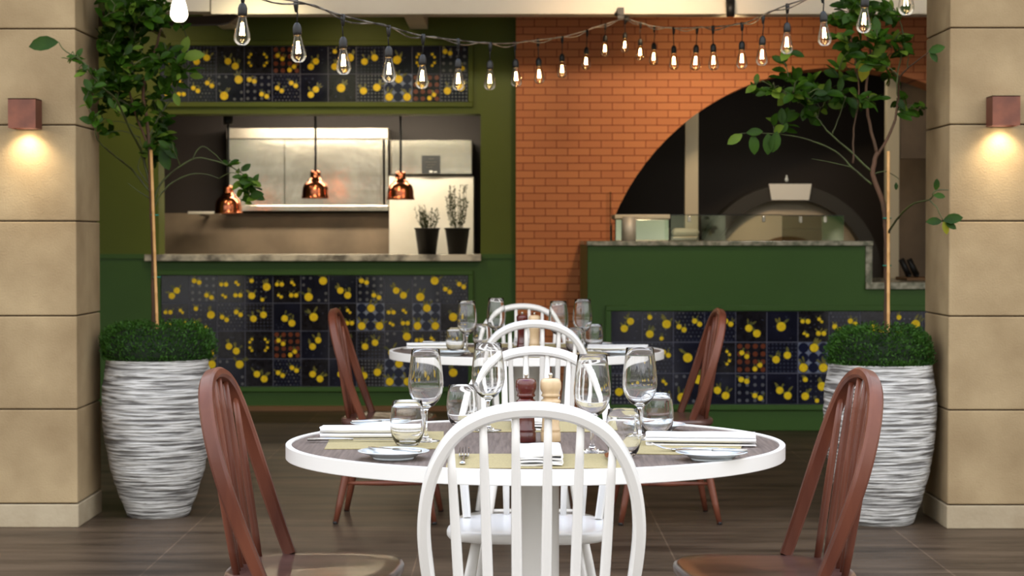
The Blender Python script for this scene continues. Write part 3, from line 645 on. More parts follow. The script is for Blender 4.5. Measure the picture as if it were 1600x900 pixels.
for i, (px, yb, yw, Y) in enumerate(B):
    b = at(px, yb, Y); wpt = at(px, yw, Y); L = wpt.z-b.z
    s = MB(); rnd = random.Random(i)
    s.lathe([(.0, .088), (.0135, .088), (.0145, .098), (.0145, .112), (.011, .122), (.006, .128), (.0, .129)], 'black', 18)
    s.tube([(0, 0, .127), (rnd.uniform(-.004, .004), 0, (L+.127)/2), (0, 0, L-.02)], .0022, 'black', 6)
    s.lathe([(.0, L-.035), (.005, L-.033), (.008, L-.012), (.008, L+.006), (0, L+.007)], 'black', 10)
    so = s.build('lampholder', t, b, (rnd.uniform(-.04, .04), rnd.uniform(-.05, .05), 0))
    if i == 0:
        g = MB(); g.lathe(gp, 'bulb_white', 24); g.build('bulb', so); g = None; continue
    if gmesh is None: go = gm.build('bulb', so); gmesh = go.data
    else: go = bpy.data.objects.new('bulb', gmesh); COL.objects.link(go); go.parent = so
    f = MB()
    for q in range(4):
        a = q*PI/2+.5; f.tube([(.0035*math.cos(a), .0035*math.sin(a), .068), (.0075*math.cos(a), .0075*math.sin(a), .030)], .0012, 'filament', 5)
    f.build('filament', so)
    f = MB(); f.lathe([(.0, .062), (.0022, .064), (.003, .09), (0, .091)], 'bulb_glass', 8); f.build('filament_support', so)
# hook on the beam
mb = MB(); p = at(970, 24, 12.87); mb.tube([p+Vector((-.04, 0, .01)), p, p+Vector((.05, 0, -.015)), p+Vector((.03, -.01, -.04))], .012, 'black', 8); mb.box(p.x-.02, p.x+.02, 12.86, 12.899, p.z-.02, p.z+.05, 'black')
tag(mb.build('cable_hook'), 'small black hook on the beam where the festoon cable turns back', 'hook')
# ================================================================== CHAIRS
BOWP = [(.186, .452), (.200, .56), (.209, .65), (.208, .71), (.198, .77), (.177, .825), (.143, .872), (.096, .901), (.048, .914), (0, .918)]
def bow_y(z): u = (z-.45)/.468; return -.095 - .15*u - .01*math.sin(u*PI)
def bow_z(x):
    x = abs(x)
    for (x1_, z1_), (x2_, z2_) in zip(BOWP[4:], BOWP[5:]):
        if x2_ <= x <= x1_: return z1_+(z2_-z1_)*(x1_-x)/(x1_-x2_)
    return .9
def seat_z(x, y): return -.008*math.exp(-((x/.15)**2+((y)/.14)**2)*1.2)
def make_chair(wood, seatm, lab, grp):
    t = thing('dining_chair', lab, 'chair', (0, 0, 0), 0, grp)
    # seat
    mb = MB(); n = 48; rings = [(.0, 0, 0), (.4, 0, -1), (.75, 0, -1), (.93, 0, -1), (.985, -.003, 0), (1.0, -.010, 0), (1.0, -.022, 0), (.975, -.030, 0), (.9, -.033, 0), (0, -.033, 0)]
    vs = []; fs = []
    for (s_, dz, sc) in rings:
        for k_ in range(n):
            a = 2*PI*k_/n; ca_, sa = math.cos(a), math.sin(a); e = 2/3.2
            x = math.copysign(abs(ca_)**e, ca_)*.222; y = math.copysign(abs(sa)**e, sa)*.208
            x *= 1+.05*(y/.208); x *= s_; y *= s_
            z = .455+dz + (seat_z(x, y+.02) if dz == 0 else 0)
            vs.append((x, y, z))
    for i in range(len(rings)-1):
        for k_ in range(n): fs.append((i*n+k_, i*n+(k_+1) % n, (i+1)*n+(k_+1) % n, (i+1)*n+k_))
    mb.add(vs, fs, seatm, True); mb.build('seat', t)
    # bow
    P = [Vector((x, bow_y(z), z)) for x, z in BOWP]; P = P + [Vector((-p.x, p.y, p.z)) for p in P[-2::-1]]
    P = smooth(P, 4)
    mb = MB(); a_, b_ = .0125, .0175; c_ = .006
    sect = [(b_, a_-c_), (b_-c_, a_), (-b_+c_, a_), (-b_, a_-c_), (-b_, -a_+c_), (-b_+c_, -a_), (b_-c_, -a_), (b_, -a_+c_)]
    n_ = len(P); rs = [.86+.14*min(1, min(i, n_-1-i)/6) for i in range(n_)]
    mb.tube(P, rs, wood, sect=sect, up=(0, 1, .3)); o = mb.build('bow', t, autosm=40)
    for i in range(6):
        u = (i-2.5); xt = u*.0625; xb_ = u*.054; zt_ = bow_z(xt)-.006; yb = -.178+.012*(abs(u)/2.5)**2*1.2
        p0 = Vector((xb_, yb, .447)); p1 = Vector((xt, bow_y(zt_), zt_))
        pts_ = [p0.lerp(p1, q/6) for q in range(7)]
        mb = MB(); mb.tube(pts_, [.0085, .0098, .0104, .0102, .0095, .0086, .0072], wood, 10); mb.build('spindle', t)
    legs = []
    for sx in (-1, 1):
        for fr in (1, -1):
            a = Vector((sx*.135, fr*.13, .428)); b = Vector((sx*.205, fr*.215, 0.006))
            mb = MB(); q = [a.lerp(b, u) for u in (0, .25, .5, .8, 1)]; mb.tube(q, [.013, .0165, .0175, .0145, .0115], wood, 12); l = mb.build('leg', t)
            f = MB(); f.lathe([(.0, 0), (.0115, 0), (.0115, .012), (0, .012)], 'foot_black', 12, (b.x, b.y, 0)); f.build('glide', l); legs.append((sx, fr, a, b))
    for sx in (-1, 1):
        A = [l for l in legs if l[0] == sx]; p0 = A[0][2].lerp(A[0][3], .6); p1 = A[1][2].lerp(A[1][3], .6)
        mb = MB(); mb.tube([p0.lerp(p1, u) for u in (0.02, .3, .5, .7, .98)], [.007, .0095, .012, .0095, .007], wood, 10); mb.build('stretcher', t)
    p0 = Vector((-.176, .0, .172)); p1 = Vector((.176, 0, .172)); mb = MB(); mb.tube([p0.lerp(p1, u) for u in (0.02, .3, .5, .7, .98)], [.007, .0095, .012, .0095, .007], wood, 10); mb.build('stretcher', t)
    return t
T1 = Vector((.056, 4.85, 0)); T2 = Vector((.064, 8.78, 0))
def place(t, x, y, rz): t.location = (x, y, 0); t.rotation_euler = (0, 0, rz)
wc = make_chair('white_paint', 'white_paint', 'white spindle back chair nearest the camera, at the front table', 'white spindle back chairs')
place(wc, .038, 4.075, 0)
R_ = math.radians
dup(wc, (.050, 5.55, 0), PI-R_(5), 'white spindle back chair on the far side of the front table')
dup(wc, (.085, 7.86, 0), R_(0), 'white spindle back chair on the near side of the rear table')
dup(wc, (.05, 9.26, 0), PI, 'white spindle back chair farthest from the camera, behind the rear table')
bc = make_chair('chair_brown', 'chair_brown_seat', 'brown spindle back chair at the left of the front table', 'brown spindle back chairs')
place(bc, -.475, 4.83, -PI/2-R_(4))
dup(bc, (.605, 4.81, 0), PI/2+R_(5), 'brown spindle back chair at the right of the front table')
dup(bc, (-.545, 8.9, 0), -PI/2-R_(2), 'brown spindle back chair at the left of the rear table')
dup(bc, (.675, 8.88, 0), PI/2+R_(3), 'brown spindle back chair at the right of the rear table')
# ================================================================== TABLES
def make_table(c, lab):
    t = thing('round_table', lab, 'table', c, 0, 'round dining tables')
    mb = MB(); mb.lathe([(0, .7495), (.586, .7495), (.586, .722), (0, .722)], 'table_top', 96, smooth=False); mb.build('tabletop', t)
    mb = MB(); mb.lathe([(.5865, .721), (.5865, .7525), (.589, .7535), (.599, .7535), (.6005, .752), (.6005, .7205), (.599, .719), (.589, .719)], 'white_metal', 128, close=True, smooth=True); mb.build('rim_band', t, autosm=30)
    mb = MB(); mb.lathe([(.0, .02), (.058, .02), (.058, .705), (0, .705)], 'white_metal', 40); mb.build('pedestal', t, autosm=40)
    mb = MB(); mb.box(-.2, .2, -.2, .2, .706, .7215, 'white_metal', .003); mb.build('top_plate', t)
    mb = MB(); mb.lathe([(0, .022), (.07, .021), (.29, .016), (.315, .010), (.32, 0), (0, 0)], 'white_metal', 64); mb.build('base', t, autosm=40)
    return t
tab1 = make_table(T1, 'round grey topped table with white rim in the foreground')
tab2 = make_table(T2, 'round grey topped table with white rim in the background')
TZ = .7497
# place mats
def make_mat(x, y, z, rz, lab, w_=.41, d_=.28):
    mb = MB(); mb.box(-w_/2, w_/2, -d_/2, d_/2, 0, .0022, 'placemat', .0008)
    return tag(mb.build('placemat', None, (x, y, z), (0, 0, rz)), lab, 'placemat', 'khaki placemats')
# napkin: strip folded to and fro, rolled edge, extruded along its length
def make_napkin(x, y, z, rz, lab, L=.26, W=.098, seed=1):
    rnd = random.Random(seed); path = []; th = .0020; layers = 4; hgt = .0064; hw = W/2
    for l in range(layers):
        zz = .003+l*hgt; s_ = 1 if l % 2 == 0 else -1; ww = hw*(1-.05*rnd.random())
        for k_ in range(9):
            u = -1+2*k_/8; path.append(Vector((s_*u*ww*.96, 0, zz+rnd.uniform(-.0003, .0003)+.0015*math.sin(u*2.2+l))))
        if l < layers-1:
            for q in (-60, 0, 60):
                a = R_(q); path.append(Vector((s_*(ww*.96+hgt*.5*math.cos(a)), 0, zz+hgt/2+hgt/2*math.sin(a))))
    n = len(path); up_ = []; dn = []
    for i, p in enumerate(path):
        t_ = (path[min(i+1, n-1)]-path[max(i-1, 0)]).normalized(); nn = Vector((-t_.z, 0, t_.x)); up_.append(p+nn*th); dn.append(p-nn*th)
    out = up_+dn[::-1]; q = len(out); vs = []; fs = []; ns = 14
    for j in range(ns+1):
        yy = -L/2+L*j/ns; 
        for i, p in enumerate(out):
            k_ = noise.noise(Vector((p.x*20, yy*14, seed))); sx = 1+.03*noise.noise(Vector((0, yy*9, seed+5)))
            vs.append((p.x*sx, yy+(.004*noise.noise(Vector((p.x*30, p.z*300, seed))) if j in (0, ns) else 0), max(.0002, p.z+.0018*k_*min(1, p.z/.01))))
    for j in range(ns):
        for i in range(q): fs.append((j*q+i, j*q+(i+1) % q, (j+1)*q+(i+1) % q, (j+1)*q+i))
    for i in range(n-1):
        a, b, c_, d_ = i, i+1, q-2-i, q-1-i
        fs.append((a, b, c_, d_)); fs.append(tuple(ns*q+k_ for k_ in (d_, c_, b, a)))
    mb = MB(); mb.add(vs, fs, 'napkin', True)
    return tag(mb.build('napkin', None, (x, y, z), (0, 0, rz), autosm=50), lab, 'napkin', 'folded white napkins')
def make_fork(lab):
    t = thing('fork', lab, 'fork', (0, 0, 0), 0, 'steel forks')
    mb = MB(); P = [(0, -.095, .003), (0, -.05, .0045), (0, 0, .009), (0, .02, .0075), (0, .035, .005)]
    sect = [(.25, 1), (-.25, 1), (-.25, -1), (.25, -1)]
    mb.tube(P, [.0062, .0042, .0030, .0038, .009], 'cutlery', sect=sect, up=(0, 0, 1)); mb.build('handle', t)
    mb = MB(); mb.tube([(0, .034, .0048), (0, .043, .004), (0, .05, .004)], [.009, .0112, .0118], 'cutlery', sect=[(.16, 1), (-.16, 1), (-.16, -1), (.16, -1)], up=(0, 0, 1))
    for i in range(4):
        x = -.0103+i*.00687; mb.tube([(x, .049, .004), (x, .07, .007), (x*.97, .098, .018)], [.0014, .0013, .0007], 'cutlery', 6)
    mb.build('tines', t)
    return t
def make_knife(lab, s=1., name='knife', grp='table knives'):
    t = thing(name, lab, 'knife', (0, 0, 0), 0, grp)
    mb = MB(); mb.tube([(0, -.11*s, .005), (0, -.05*s, .006), (0, 0, .0055)], [.0065, .0058, .0045], 'cutlery', sect=[(.55, .8), (-.55, .8), (-.55, -.8), (.55, -.8)], up=(0, 0, 1)); mb.build('handle', t)
    mb = MB(); vs = []
    for (y, a, b) in ((0, -.004, .004), (.03*s, -.007, .007), (.08*s, -.007, .008), (.105*s, -.002, .007), (.112*s, .003, .005)): vs += [(a, y, .004), (b, y, .004), (b, y, .0058), (a, y, .0058)]
    fs = [(0, 1, 2, 3), (19, 18, 17, 16)]
    for i in range(4):
        for j in range(4): fs.append((4*i+j, 4*i+(j+1) % 4, 4*(i+1)+(j+1) % 4, 4*(i+1)+j))
    mb.add(vs, fs, 'cutlery'); mb.build('blade', t)
    return t
def make_plate(lab):
    mb = MB(); mb.lathe([(0, .0035), (.045, .0035), (.050, .005), (.058, .0105), (.078, .0165), (.0805, .0175), (.0805, .0185), (.078, .0190), (.057, .0135), (.047, .0078), (0, .0072)], 'china', 64)
    mb.lathe([(.040, .004), (.042, 0), (.0455, 0), (.047, .0045)], 'china', 64)
    return tag(mb.build('bread_plate'), lab, 'plate', 'small bread plates')
def make_wine(lab):
    t = thing('wine_glass', lab, 'wine glass', (0, 0, 0), 0, 'stemmed wine glasses')
    foot = [(0, .0), (.033, .0), (.0345, .0012), (.033, .0024), (.02, .0045), (.009, .0085), (.0048, .016), (.0038, .035), (.0037, .06), (.0046, .074), (.009, .081)]
    outer = [(.021, .088), (.032, .100), (.0395, .116), (.0428, .134), (.0425, .152), (.0398, .178), (.0362, .205), (.0340, .2235), (.0336, .2242)]
    inner = [(.0328, .2236), (.035, .205), (.0386, .178), (.0413, .152), (.0416, .134), (.0383, .117), (.0305, .102), (.019, .091), (.008, .087), (0, .0862)]
    mb = MB(); mb.lathe(foot+outer+inner, 'glass', 56); mb.build('glass_body', t)
    return t
def make_tumbler(lab):
    outer = [(0, 0), (.022, 0), (.027, .0015), (.0345, .014), (.0395, .030), (.0415, .048), (.0408, .066), (.0378, .090), (.0352, .1055), (.0346, .1063)]
    inner = [(.0338, .1056), (.0364, .09), (.0393, .066), (.0399, .048), (.0377, .031), (.0325, .0175), (.024, .0085), (0, .0075)]
    mb = MB(); mb.lathe(outer+inner, 'glass', 56)
    return tag(mb.build('water_glass'), lab, 'water glass', 'stemless water glasses')
def make_mill(m, lab):
    t = thing('pepper_mill', lab, 'pepper mill', (0, 0, 0), 0, 'wooden salt and pepper mills')
    mb = MB(); mb.lathe([(0, 0), (.0235, 0), (.0245, .002), (.0245, .022), (.0225, .025), (.0242, .028), (.0242, .031), (.0215, .034), (.0208, .06), (.0212, .085), (.0235, .09), (.0225, .0935), (.0247, .097), (.0232, .101), (.0185, .104), (.018, .108), (0, .108)], m, 40); mb.build('body', t)
    mb = MB(); mb.lathe([(0, .1085), (.019, .1085), (.0235, .112), (.0212, .116), (.0205, .119), (.0245, .126), (.0258, .134), (.0255, .144), (.0235, .150), (.018, .1535), (.008, .154), (0, .154)], m, 40); mb.build('head', t)
    mb = MB(); mb.lathe([(0, .154), (.0045, .154), (.0035, .157), (.005, .160), (.0055, .164), (.003, .167), (0, .1675)], 'steel', 20); mb.build('knob', t)
    return t
seats = {'near': 'the near chair', 'left': 'the left chair', 'right': 'the right chair', 'far': 'the far chair'}
MATPOS = {'near': (.062, 4.445, 0), 'left': (-.307, 4.905, -PI/2+R_(2)), 'right': (.407, 4.78, PI/2-R_(8)), 'far': (.06, 5.25, PI)}
NAP = {'near': (.060, 4.46, 0), 'left': (-.345, 4.99, -PI/2+R_(2)), 'right': (.452, 4.80, PI/2-R_(5)), 'far': (.05, 5.27, PI)}
FORK = {'near': (-.108, 4.45, 0), 'left': (-.37, 5.09, -PI/2), 'right': (.42, 4.63, PI/2-R_(8)), 'far': (.2, 5.27, PI)}
KNIF = {'near': (.215, 4.44, 0), 'left': (-.385, 4.855, -PI/2), 'right': (.44, 4.90, PI/2-R_(4)), 'far': (-.08, 5.26, PI)}
PLAT = {'near': (-.266, 4.50), 'left': (-.338, 5.19), 'right': (.446, 4.478), 'far': (.366, 5.15)}
WINE = {'left': (-.209, 4.86), 'far': (-.061, 5.13), 'near': (.185, 4.62), 'right': (.313, 4.91)}
TUMB = {'left': (-.249, 4.77), 'far': (-.131, 5.27), 'near': (.252, 4.53), 'right': (.361, 4.99)}
WINE2 = {'left': (-.191, 8.50), 'far': (-.071, 8.90), 'near': (.196, 8.48), 'right': (.307, 8.72)}
TUMB2 = {'left': (-.243, 8.60), 'far': (-.135, 8.98), 'near': (.27, 8.60), 'right': (.365, 8.94)}
protos = {}
def put(kind, maker, x, y, z, rz, lab):
    if kind not in protos:
        o = maker(lab); o.location = (x, y, z); o.rotation_euler = (0, 0, rz); protos[kind] = o; return o
    return dup(protos[kind], (x, y, z), rz, lab)
for tb, (dx, dy) in (('front', (0, 0)), ('rear', (T2.x-T1.x, T2.y-T1.y))):
    S_ = 1
    for k_ in ('near', 'left', 'right', 'far'):
        who = 'of %s, %s table' % (seats[k_], tb)
        x, y, r = MATPOS[k_]; make_mat(x+dx, y+dy, TZ, r, 'khaki woven placemat in front of %s at the %s table' % (seats[k_], tb))
        x, y, r = NAP[k_]; make_napkin(x+dx, y+dy, TZ+.0025, r, 'folded white napkin on the placemat %s' % who, seed=len(k_)+int(dy))
        x, y, r = FORK[k_]; put('fork', make_fork, x+dx, y+dy, TZ+.0025, r, 'steel fork on the placemat %s' % who)
        x, y, r = KNIF[k_]; put('knife', make_knife, x+dx, y+dy, TZ+.0025, r, 'steel table knife on the placemat %s' % who)
        x, y = PLAT[k_]; x += dx; y += dy
        put('plate', make_plate, x, y, TZ+.0003, 0, 'small pale bread plate at the left hand %s' % who)
        put('bknife', lambda l: make_knife(l, .72, 'butter_knife', 'butter knives'), x, y, TZ+.0165, {'near': .9, 'left': -1.25, 'right': PI/2-.1, 'far': 2.6}[k_], 'small butter knife lying on the bread plate %s' % who)
        x, y = (WINE if tb == 'front' else WINE2)[k_]
        put('wine', make_wine, x, y, TZ+.0026, 0, 'empty clear stemmed wine glass at the place %s' % who)
        x, y = (TUMB if tb == 'front' else TUMB2)[k_]
        put('tumbler', make_tumbler, x, y, TZ+.0026, 0, 'empty clear stemless water glass at the place %s' % who)
m1 = make_mill('mill_red', 'glossy dark red wooden pepper mill on the front table'); m1.location = (.034, 4.87, TZ+.0003)
m2 = make_mill('mill_pale', 'pale wooden salt mill on the front table'); m2.location = (.094, 4.875, TZ+.0003)
dup(m1, (.045, 8.86, TZ+.0003), 0, 'dark red wooden pepper mill on the rear table'); dup(m2, (.098, 8.80, TZ+.0003), 0, 'pale wooden salt mill on the rear table')
# ================================================================== PLANTED TREES
def leaf(mb, p, d, n, L, W, m):
    d = d.normalized(); n = (n - d*n.dot(d)); n = n.normalized() if n.length > 1e-4 else d.orthogonal().normalized(); s = d.cross(n)
    prof = [(0, 0), (.12, .45), (.35, .95), (.6, 1.0), (.82, .68), (1.0, 0)]
    vs = []; curl = -.12
    c0 = []; l0 = []; r0 = []
    for (u, w_) in prof:
        base = p + d*L*u + n*(curl*L*u*u)
        c0.append(len(vs)); vs.append(base)
        if 0 < u < 1:
            l0.append(len(vs)); vs.append(base + s*W*.5*w_ + n*W*.16*w_); r0.append(len(vs)); vs.append(base - s*W*.5*w_ + n*W*.16*w_)
        else: l0.append(c0[-1]); r0.append(c0[-1])
    fs = []
    for i in range(len(prof)-1):
        for side in (l0, r0):
            q = [c0[i], side[i], side[i+1], c0[i+1]]; q2 = []
            for v in q:
                if v not in q2: q2.append(v)
            if len(q2) > 2: fs.append(tuple(q2 if side is l0 else q2[::-1]))
    mb.add(vs, fs, m, True)
def planted_tree(c, rim_z, rb, rm, rt, lab, trunk, branches, clusters, singles, stake, ties, seed, mound, dens=1.0):
    rnd = random.Random(seed); Yt = c.y
    t = thing('potted_lemon_tree', lab, 'potted tree', c, 0, 'potted lemon trees')
    W2 = lambda px, py, dy=0: at(px, py, Yt+dy) - c
    h = rim_z
    prof = [(0, 0), (rb*.94, 0), (rb, .006), (rb+(rm-rb)*.34, .10*h/.7), (rb+(rm-rb)*.66, .21*h/.7), (rb+(rm-rb)*.88, .33*h/.7), (rm*.995, .44*h/.7), (rm, .50*h/.7), (rm*.99, .58*h/.7), (rt*1.012, h-.03), (rt*1.0, h-.004), (rt-.006, h), (rt-.022, h-.002), (rt-.026, h-.05), (0, h-.05)]
    # refine profile
    pr = []
    for a, b in zip(prof[:10], prof[1:11]):
        for q in range(6): pr.append((a[0]+(b[0]-a[0])*q/6, a[1]+(b[1]-a[1])*q/6))
    pr += prof[10:]
    seg = 72; vs = []; fs = []
    for (r_, z_) in pr:
        for k_ in range(seg):
            a = 2*PI*k_/seg; rr = r_ + (.0035*noise.noise(Vector((math.cos(a)*1.2, math.sin(a)*1.2, z_*75+seed))) if .01 < z_ < h-.01 and r_ > .05 else 0) + (.003*noise.noise(Vector((math.cos(a)*2, math.sin(a)*2, z_*30))) if r_ > .05 else 0)
            vs.append((rr*math.cos(a), rr*math.sin(a), z_))
    for i in range(len(pr)-1):
        for k_ in range(seg): fs.append((i*seg+k_, i*seg+(k_+1) % seg, (i+1)*seg+(k_+1) % seg, (i+1)*seg+k_))
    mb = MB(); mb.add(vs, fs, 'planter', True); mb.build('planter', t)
    mb = MB(); mb.lathe([(0, h-.04), (rt-.026, h-.04)], 'soil', 32); mb.build('soil', t)
    # low shrub carpet
    mb = MB(); nn = 9000; mh, mr = mound
    core = []
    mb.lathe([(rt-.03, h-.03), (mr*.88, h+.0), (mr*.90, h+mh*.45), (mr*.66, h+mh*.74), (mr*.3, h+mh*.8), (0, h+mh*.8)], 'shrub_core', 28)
    for i in range(nn):
        a = rnd.uniform(0, 2*PI); el = math.asin(rnd.uniform(-.25, 1)) if i % 4 else rnd.uniform(-.3, .25); k_ = rnd.uniform(.84, 1.02)
        lump = 1+.10*noise.noise(Vector((math.cos(a)*3+seed, math.sin(a)*3, el*3)))
        e = .55; rr = mr*math.cos(el)**e*k_*lump; zz = h+.02+mh*.9*math.copysign(abs(math.sin(el))**.7, math.sin(el))*k_*lump
        if zz < h+.012: zz = h+rnd.uniform(-.004, .016); rr = rt*rnd.uniform(.86, 1.0)+rnd.uniform(0, .02)*(rr > rt)
        p = Vector((rr*math.cos(a), rr*math.sin(a), zz)); out = Vector((math.cos(a)*.7, math.sin(a)*.7, .8)); d = (out+Vector((rnd.uniform(-1, 1), rnd.uniform(-1, 1), rnd.uniform(-.7, .7)))).normalized()
        L = rnd.uniform(.010, .018); s = d.cross(Vector((rnd.uniform(-1, 1), rnd.uniform(-1, 1), rnd.uniform(-1, 1)))).normalized()*L*.24
        mb.add([p, p+d*L*.5+s, p+d*L, p+d*L*.5-s], [(0, 1, 2, 3)], 'shrub')
    mb.build('shrub', t, fix=False)
    # trunk and branches
    mb = MB(); nodes = []
    def ok(q):
        x = q.x+c.x; y = q.y+c.y
        return not (abs(x) > 1.835 and 8.50 < y < 9.12)
    def br(P, r0, r1, m):
        Q = smooth([W2(*p) for p in P], 5); n = len(Q)
        Q = [q for q in Q if ok(q)]; n = len(Q)
        Q = [q + Vector((rnd.uniform(-1, 1), rnd.uniform(-1, 1), 0))*.002 for q in Q]
        mb.tube(Q, [r0+(r1-r0)*i/(n-1) for i in range(n)], m, 8); nodes.extend(Q)
    br(*trunk)
    for b_ in branches: br(*b_)
    leafs = MB()
    def lf(p, d, L, Wd, m=None):
        leaf(leafs, p, d, Vector((rnd.uniform(-.6, .6), rnd.uniform(-1.2, -.1), rnd.uniform(.1, 1))), L, Wd, m or ('leaf_light' if rnd.random() < .16 else 'leaf'))
    for cl in clusters:
        px, py, rx, ry, cnt, dyr, Lp = cl[:7]; dyo = cl[7] if len(cl) > 7 else 0
        m_ = 0; tries = 0; cnt = int(cnt*dens)
        while m_ < cnt and tries < 400:
            tries += 1; g = W2(px+rnd.gauss(0, .55)*rx, py+rnd.gauss(0, .55)*ry, dyo+rnd.uniform(-dyr, dyr))
            if not ok(g): continue
            nd = min(nodes, key=lambda q: (q-g).length + (.15 if q.z > g.z else 0)); 
            if (nd-g).length > .02:
                mid = nd.lerp(g, .5)+Vector((0, 0, .02)); Q = smooth([nd, mid, g], 4); mb.tube(Q, [.0028-.0018*i/(len(Q)-1) for i in range(len(Q))], 'twig', 5); nodes.append(g); nodes.append(mid)
            dirn = (g-nd).normalized() if (g-nd).length > .001 else Vector((0, 0, 1))
            for q in range(rnd.randint(3, 5)):
                b_ = g - dirn*rnd.uniform(0, .06); d = (dirn*.8 + Vector((rnd.uniform(-1, 1), rnd.uniform(-.9, .9), rnd.uniform(-.8, .5)))).normalized()
                L = rnd.uniform(.75, 1.2)*Lp*Yt/F
                if ok(b_) and ok(b_+d*L): lf(b_, d, L, L*rnd.uniform(.42, .56)); m_ += 1
    for sg in singles:
        px, py, dx, dy, Lp, m = sg[:6]; p = W2(px, py, sg[6] if len(sg) > 6 else -.03); L = Lp*Yt/F
        leaf(leafs, p, Vector((dx, -.15, -dy)), Vector((.1, -1, .35)), L, L*.52, m)
    mb.build('trunk', t, fix=False)
    leafs.build('foliage', t, fix=False)
    mb = MB(); a, b_ = W2(*stake[0]), W2(*stake[1]); n = 9
    Q = []; Rr = []
    for i in range(n):
        for dz, r_ in ((0, .0078), (.02, .0068), (.93, .0068)): Q.append(a.lerp(b_, (i+dz)/n)); Rr.append(r_)
    mb.tube(Q, Rr, 'bamboo', 10); mb.build('stake', t)
    for (px, py, dy) in ties:
        mb = MB(); q = W2(px, py, dy); mb.lathe([(.016, -.003), (.019, -.003), (.019, .003), (.016, .003)], 'tie', 16, q, close=True); mb.build('tie', t)
    return t
cL = Vector((X(245, 8.97), 8.97, 0)); cR = Vector((X(1376, 8.74), 8.74, 0))
planted_tree(cL, .705, .138, .246, .226, 'leafy lemon tree with bamboo stake, white ribbed planter beside the left pillar',
    ([(240, 520), (240, 400), (236, 300), (232, 210), (224, 140), (240, 85), (250, 40), (246, -40)], .012, .004, 'bark'),
    [([(234, 300), (205, 264), (175, 240, -.3), (153, 219, -.5), (146, 190, -.56)], .0055, .002, 'twig'), ([(234, 290), (222, 240), (205, 205, -.2), (183, 158, -.4), (156, 132, -.56), (130, 98, -.6), (100, 78, -.6), (92, 66, -.6)], .0065, .0018, 'twig'),
     ([(238, 320), (255, 282), (300, 249), (330, 250), (357, 259), (385, 275)], .005, .0018, 'twig'), ([(238, 330), (258, 295), (292, 274), (320, 272), (342, 279)], .0045, .0018, 'twig'),
     ([(300, 249), (315, 229), (335, 240), (352, 258)], .003, .0015, 'twig'), ([(233, 230), (212, 180), (196, 120), (180, 80), (170, 30), (160, -30)], .006, .002, 'bark'),
     ([(232, 215), (250, 180), (275, 140), (285, 90), (292, 60)], .005, .002, 'twig'), ([(226, 150), (205, 100), (210, 50), (215, -20)], .005, .002, 'twig'), ([(234, 310), (215, 298), (200, 286)], .003, .0015, 'twig'),
     ([(234, 290), (216, 262), (222, 238), (218, 215)], .003, .002, 'twig')],
    [(180, 20, 34, 30, 130, .22, 24), (215, 10, 40, 24, 130, .22, 25), (255, 20, 26, 22, 60, .2, 25), (170, 70, 26, 26, 70, .2, 24), (205, 75, 30, 26, 60, .2, 24), (255, 85, 24, 22, 44, .2, 23), (165, 115, 20, 18, 40, .18, 24),
     (200, 125, 24, 18, 36, .2, 22), (152, 145, 14, 14, 30, .15, 20), (280, 110, 16, 30, 44, .15, 22), (262, 135, 12, 14, 22, .15, 21), (225, 165, 26, 18, 30, .2, 21), (190, 165, 22, 16, 20, .2, 20), (255, 215, 18, 18, 34, .12, 22), (236, 235, 12, 18, 20, .1, 22),
     (160, 200, 12, 10, 12, .1, 22), (195, 150, 30, 30, 24, .2, 20), (152, 170, 8, 8, 8, .08, 20), (385, 280, 15, 20, 26, .1, 22), (392, 300, 10, 16, 14, .1, 22), (360, 258, 8, 5, 4, .05, 20), (112, 90, 10, 9, 12, .04, 16, -.6), (135, 105, 12, 12, 14, .04, 18, -.6), (146, 140, 10, 14, 18, .05, 20, -.6), (148, 185, 9, 9, 10, .04, 20, -.57), (252, 180, 14, 22, 18, .15, 22)],
    [(92, 66, -1, .12, 44, 'leaf', -.6), (286, 84, .3, -1, 28, 'leaf_light'), (285, 90, 1, -.15, 36, 'leaf_light'), (270, 125, -.3, -1, 28, 'leaf_light'), (272, 145, .4, 1, 22, 'leaf_light'), (296, 118, 1, .1, 22, 'leaf_light'), (250, 235, .5, 1, 34, 'leaf'), (255, 222, .8, .9, 34, 'leaf')],
    ((246, 520, -.025), (236, 232, -.03)), [(242, 336, -.012), (245, 433, -.01)], 3, (.165, .256), 1.1)
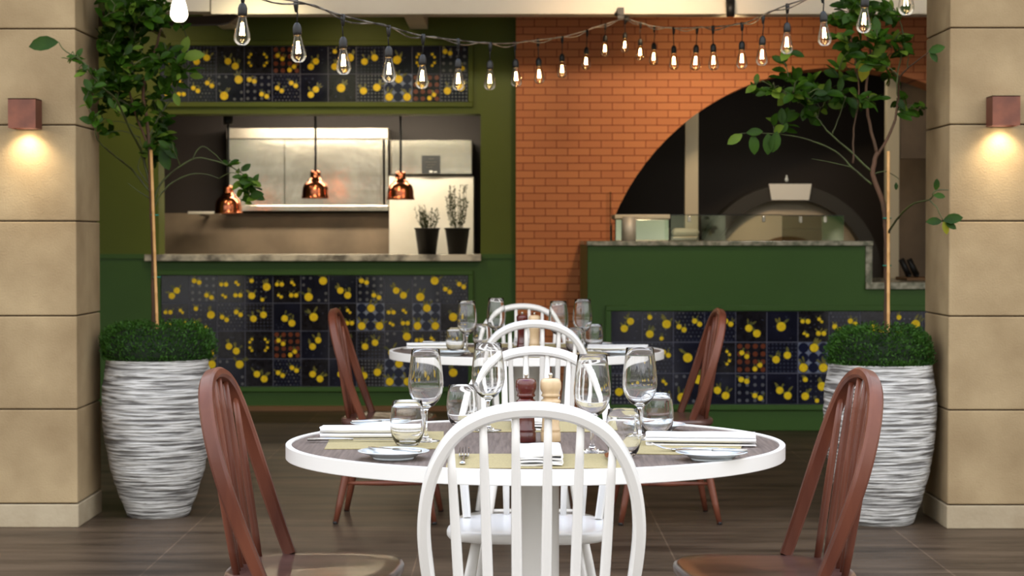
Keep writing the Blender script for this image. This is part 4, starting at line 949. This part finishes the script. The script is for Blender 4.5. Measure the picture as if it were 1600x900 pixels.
planted_tree(cR, .697, .148, .244, .223, 'lemon tree with forked trunk, white ribbed planter beside the right pillar',
    ([(1386, 520), (1386, 400), (1384, 352), (1380, 320), (1364, 272), (1371, 238)], .0135, .010, 'bark'),
    [([(1371, 240), (1356, 180), (1354, 125), (1362, 95), (1352, 40), (1340, -20)], .0075, .003, 'bark'), ([(1372, 242), (1396, 196), (1404, 152), (1406, 120, -.15), (1432, 96, -.4), (1450, 82, -.55)], .0065, .002, 'bark'),
     ([(1362, 268), (1328, 236), (1292, 204), (1278, 185), (1250, 160)], .005, .002, 'twig'), ([(1362, 288), (1332, 262), (1304, 236), (1262, 218), (1220, 210), (1168, 208), (1144, 212)], .0045, .0015, 'twig'),
     ([(1386, 372), (1396, 350, -.1), (1424, 320, -.35), (1452, 312, -.52), (1462, 298, -.55), (1482, 297, -.55)], .0055, .002, 'twig'), ([(1452, 312, -.52), (1464, 325, -.55), (1473, 345, -.55)], .003, .0016, 'twig'),
     ([(1364, 272), (1385, 268), (1405, 280)], .003, .0012, 'twig'), ([(1334, 262), (1300, 254), (1268, 248)], .0025, .001, 'twig'), ([(1333, 255), (1334, 200), (1342, 140), (1330, 60), (1325, 0)], .0045, .002, 'bark'),
     ([(1250, 160), (1215, 140), (1190, 125)], .004, .0016, 'twig'), ([(1300, 210), (1312, 180), (1322, 150)], .003, .0014, 'twig'), ([(1404, 152), (1402, 120), (1412, 60), (1400, 20)], .004, .002, 'twig'), ([(1418, 108), (1419, 90), (1418, 78)], .0025, .001, 'twig')],
    [(1195, 135, 20, 16, 22, .12, 26), (1235, 135, 24, 20, 34, .14, 27), (1270, 145, 24, 20, 34, .15, 28), (1300, 150, 20, 18, 26, .15, 26), (1240, 85, 16, 16, 14, .1, 24), (1225, 185, 16, 14, 16, .1, 27), (1330, 165, 16, 18, 16, .15, 24), (1310, 115, 18, 14, 14, .12, 26),
     (1340, 15, 42, 16, 80, .18, 26), (1310, 30, 20, 14, 24, .15, 24), (1390, 20, 22, 16, 32, .15, 25), (1340, 80, 26, 20, 44, .15, 26), (1380, 75, 22, 20, 40, .15, 26), (1375, 110, 20, 20, 30, .15, 26), (1415, 55, 16, 14, 20, .1, 24), (1420, 85, 16, 12, 12, .1, 26),
     (1420, 165, 18, 14, 18, .1, 24), (1440, 170, 10, 10, 8, .05, 22), (1360, 150, 16, 18, 14, .15, 24), (1320, 60, 18, 18, 20, .15, 24), (1278, 170, 22, 14, 20, .12, 27)],
    [(1160, 210, -.8, .5, 28, 'leaf_light'), (1176, 210, .1, 1, 32, 'leaf'), (1200, 208, 0, 1, 34, 'leaf'), (1214, 205, -.2, 1, 34, 'leaf'), (1166, 208, .8, -.1, 26, 'leaf'), (1222, 208, .5, -1, 18, 'leaf'), (1352, 92, -.15, 1, 36, 'leaf_yellow'),
     (1462, 298, .1, -1, 18, 'leaf', -.55), (1458, 305, 1, .1, 18, 'leaf', -.55), (1473, 345, 1, -.2, 30, 'leaf', -.55), (1472, 346, -1, .0, 24, 'leaf', -.55), (1474, 346, .3, 1, 20, 'leaf_yellow', -.55), (1476, 347, .9, .5, 20, 'leaf', -.55), (1450, 82, .8, -.3, 26, 'leaf', -.55), (1452, 80, .6, .8, 20, 'leaf', -.55), (1400, 285, 0, .8, 12, 'leaf')],
    ((1388, 520, -.03), (1388, 234, -.03)), [(1386, 341, -.014), (1386, 415, -.012)], 8, (.165, .226), .8)
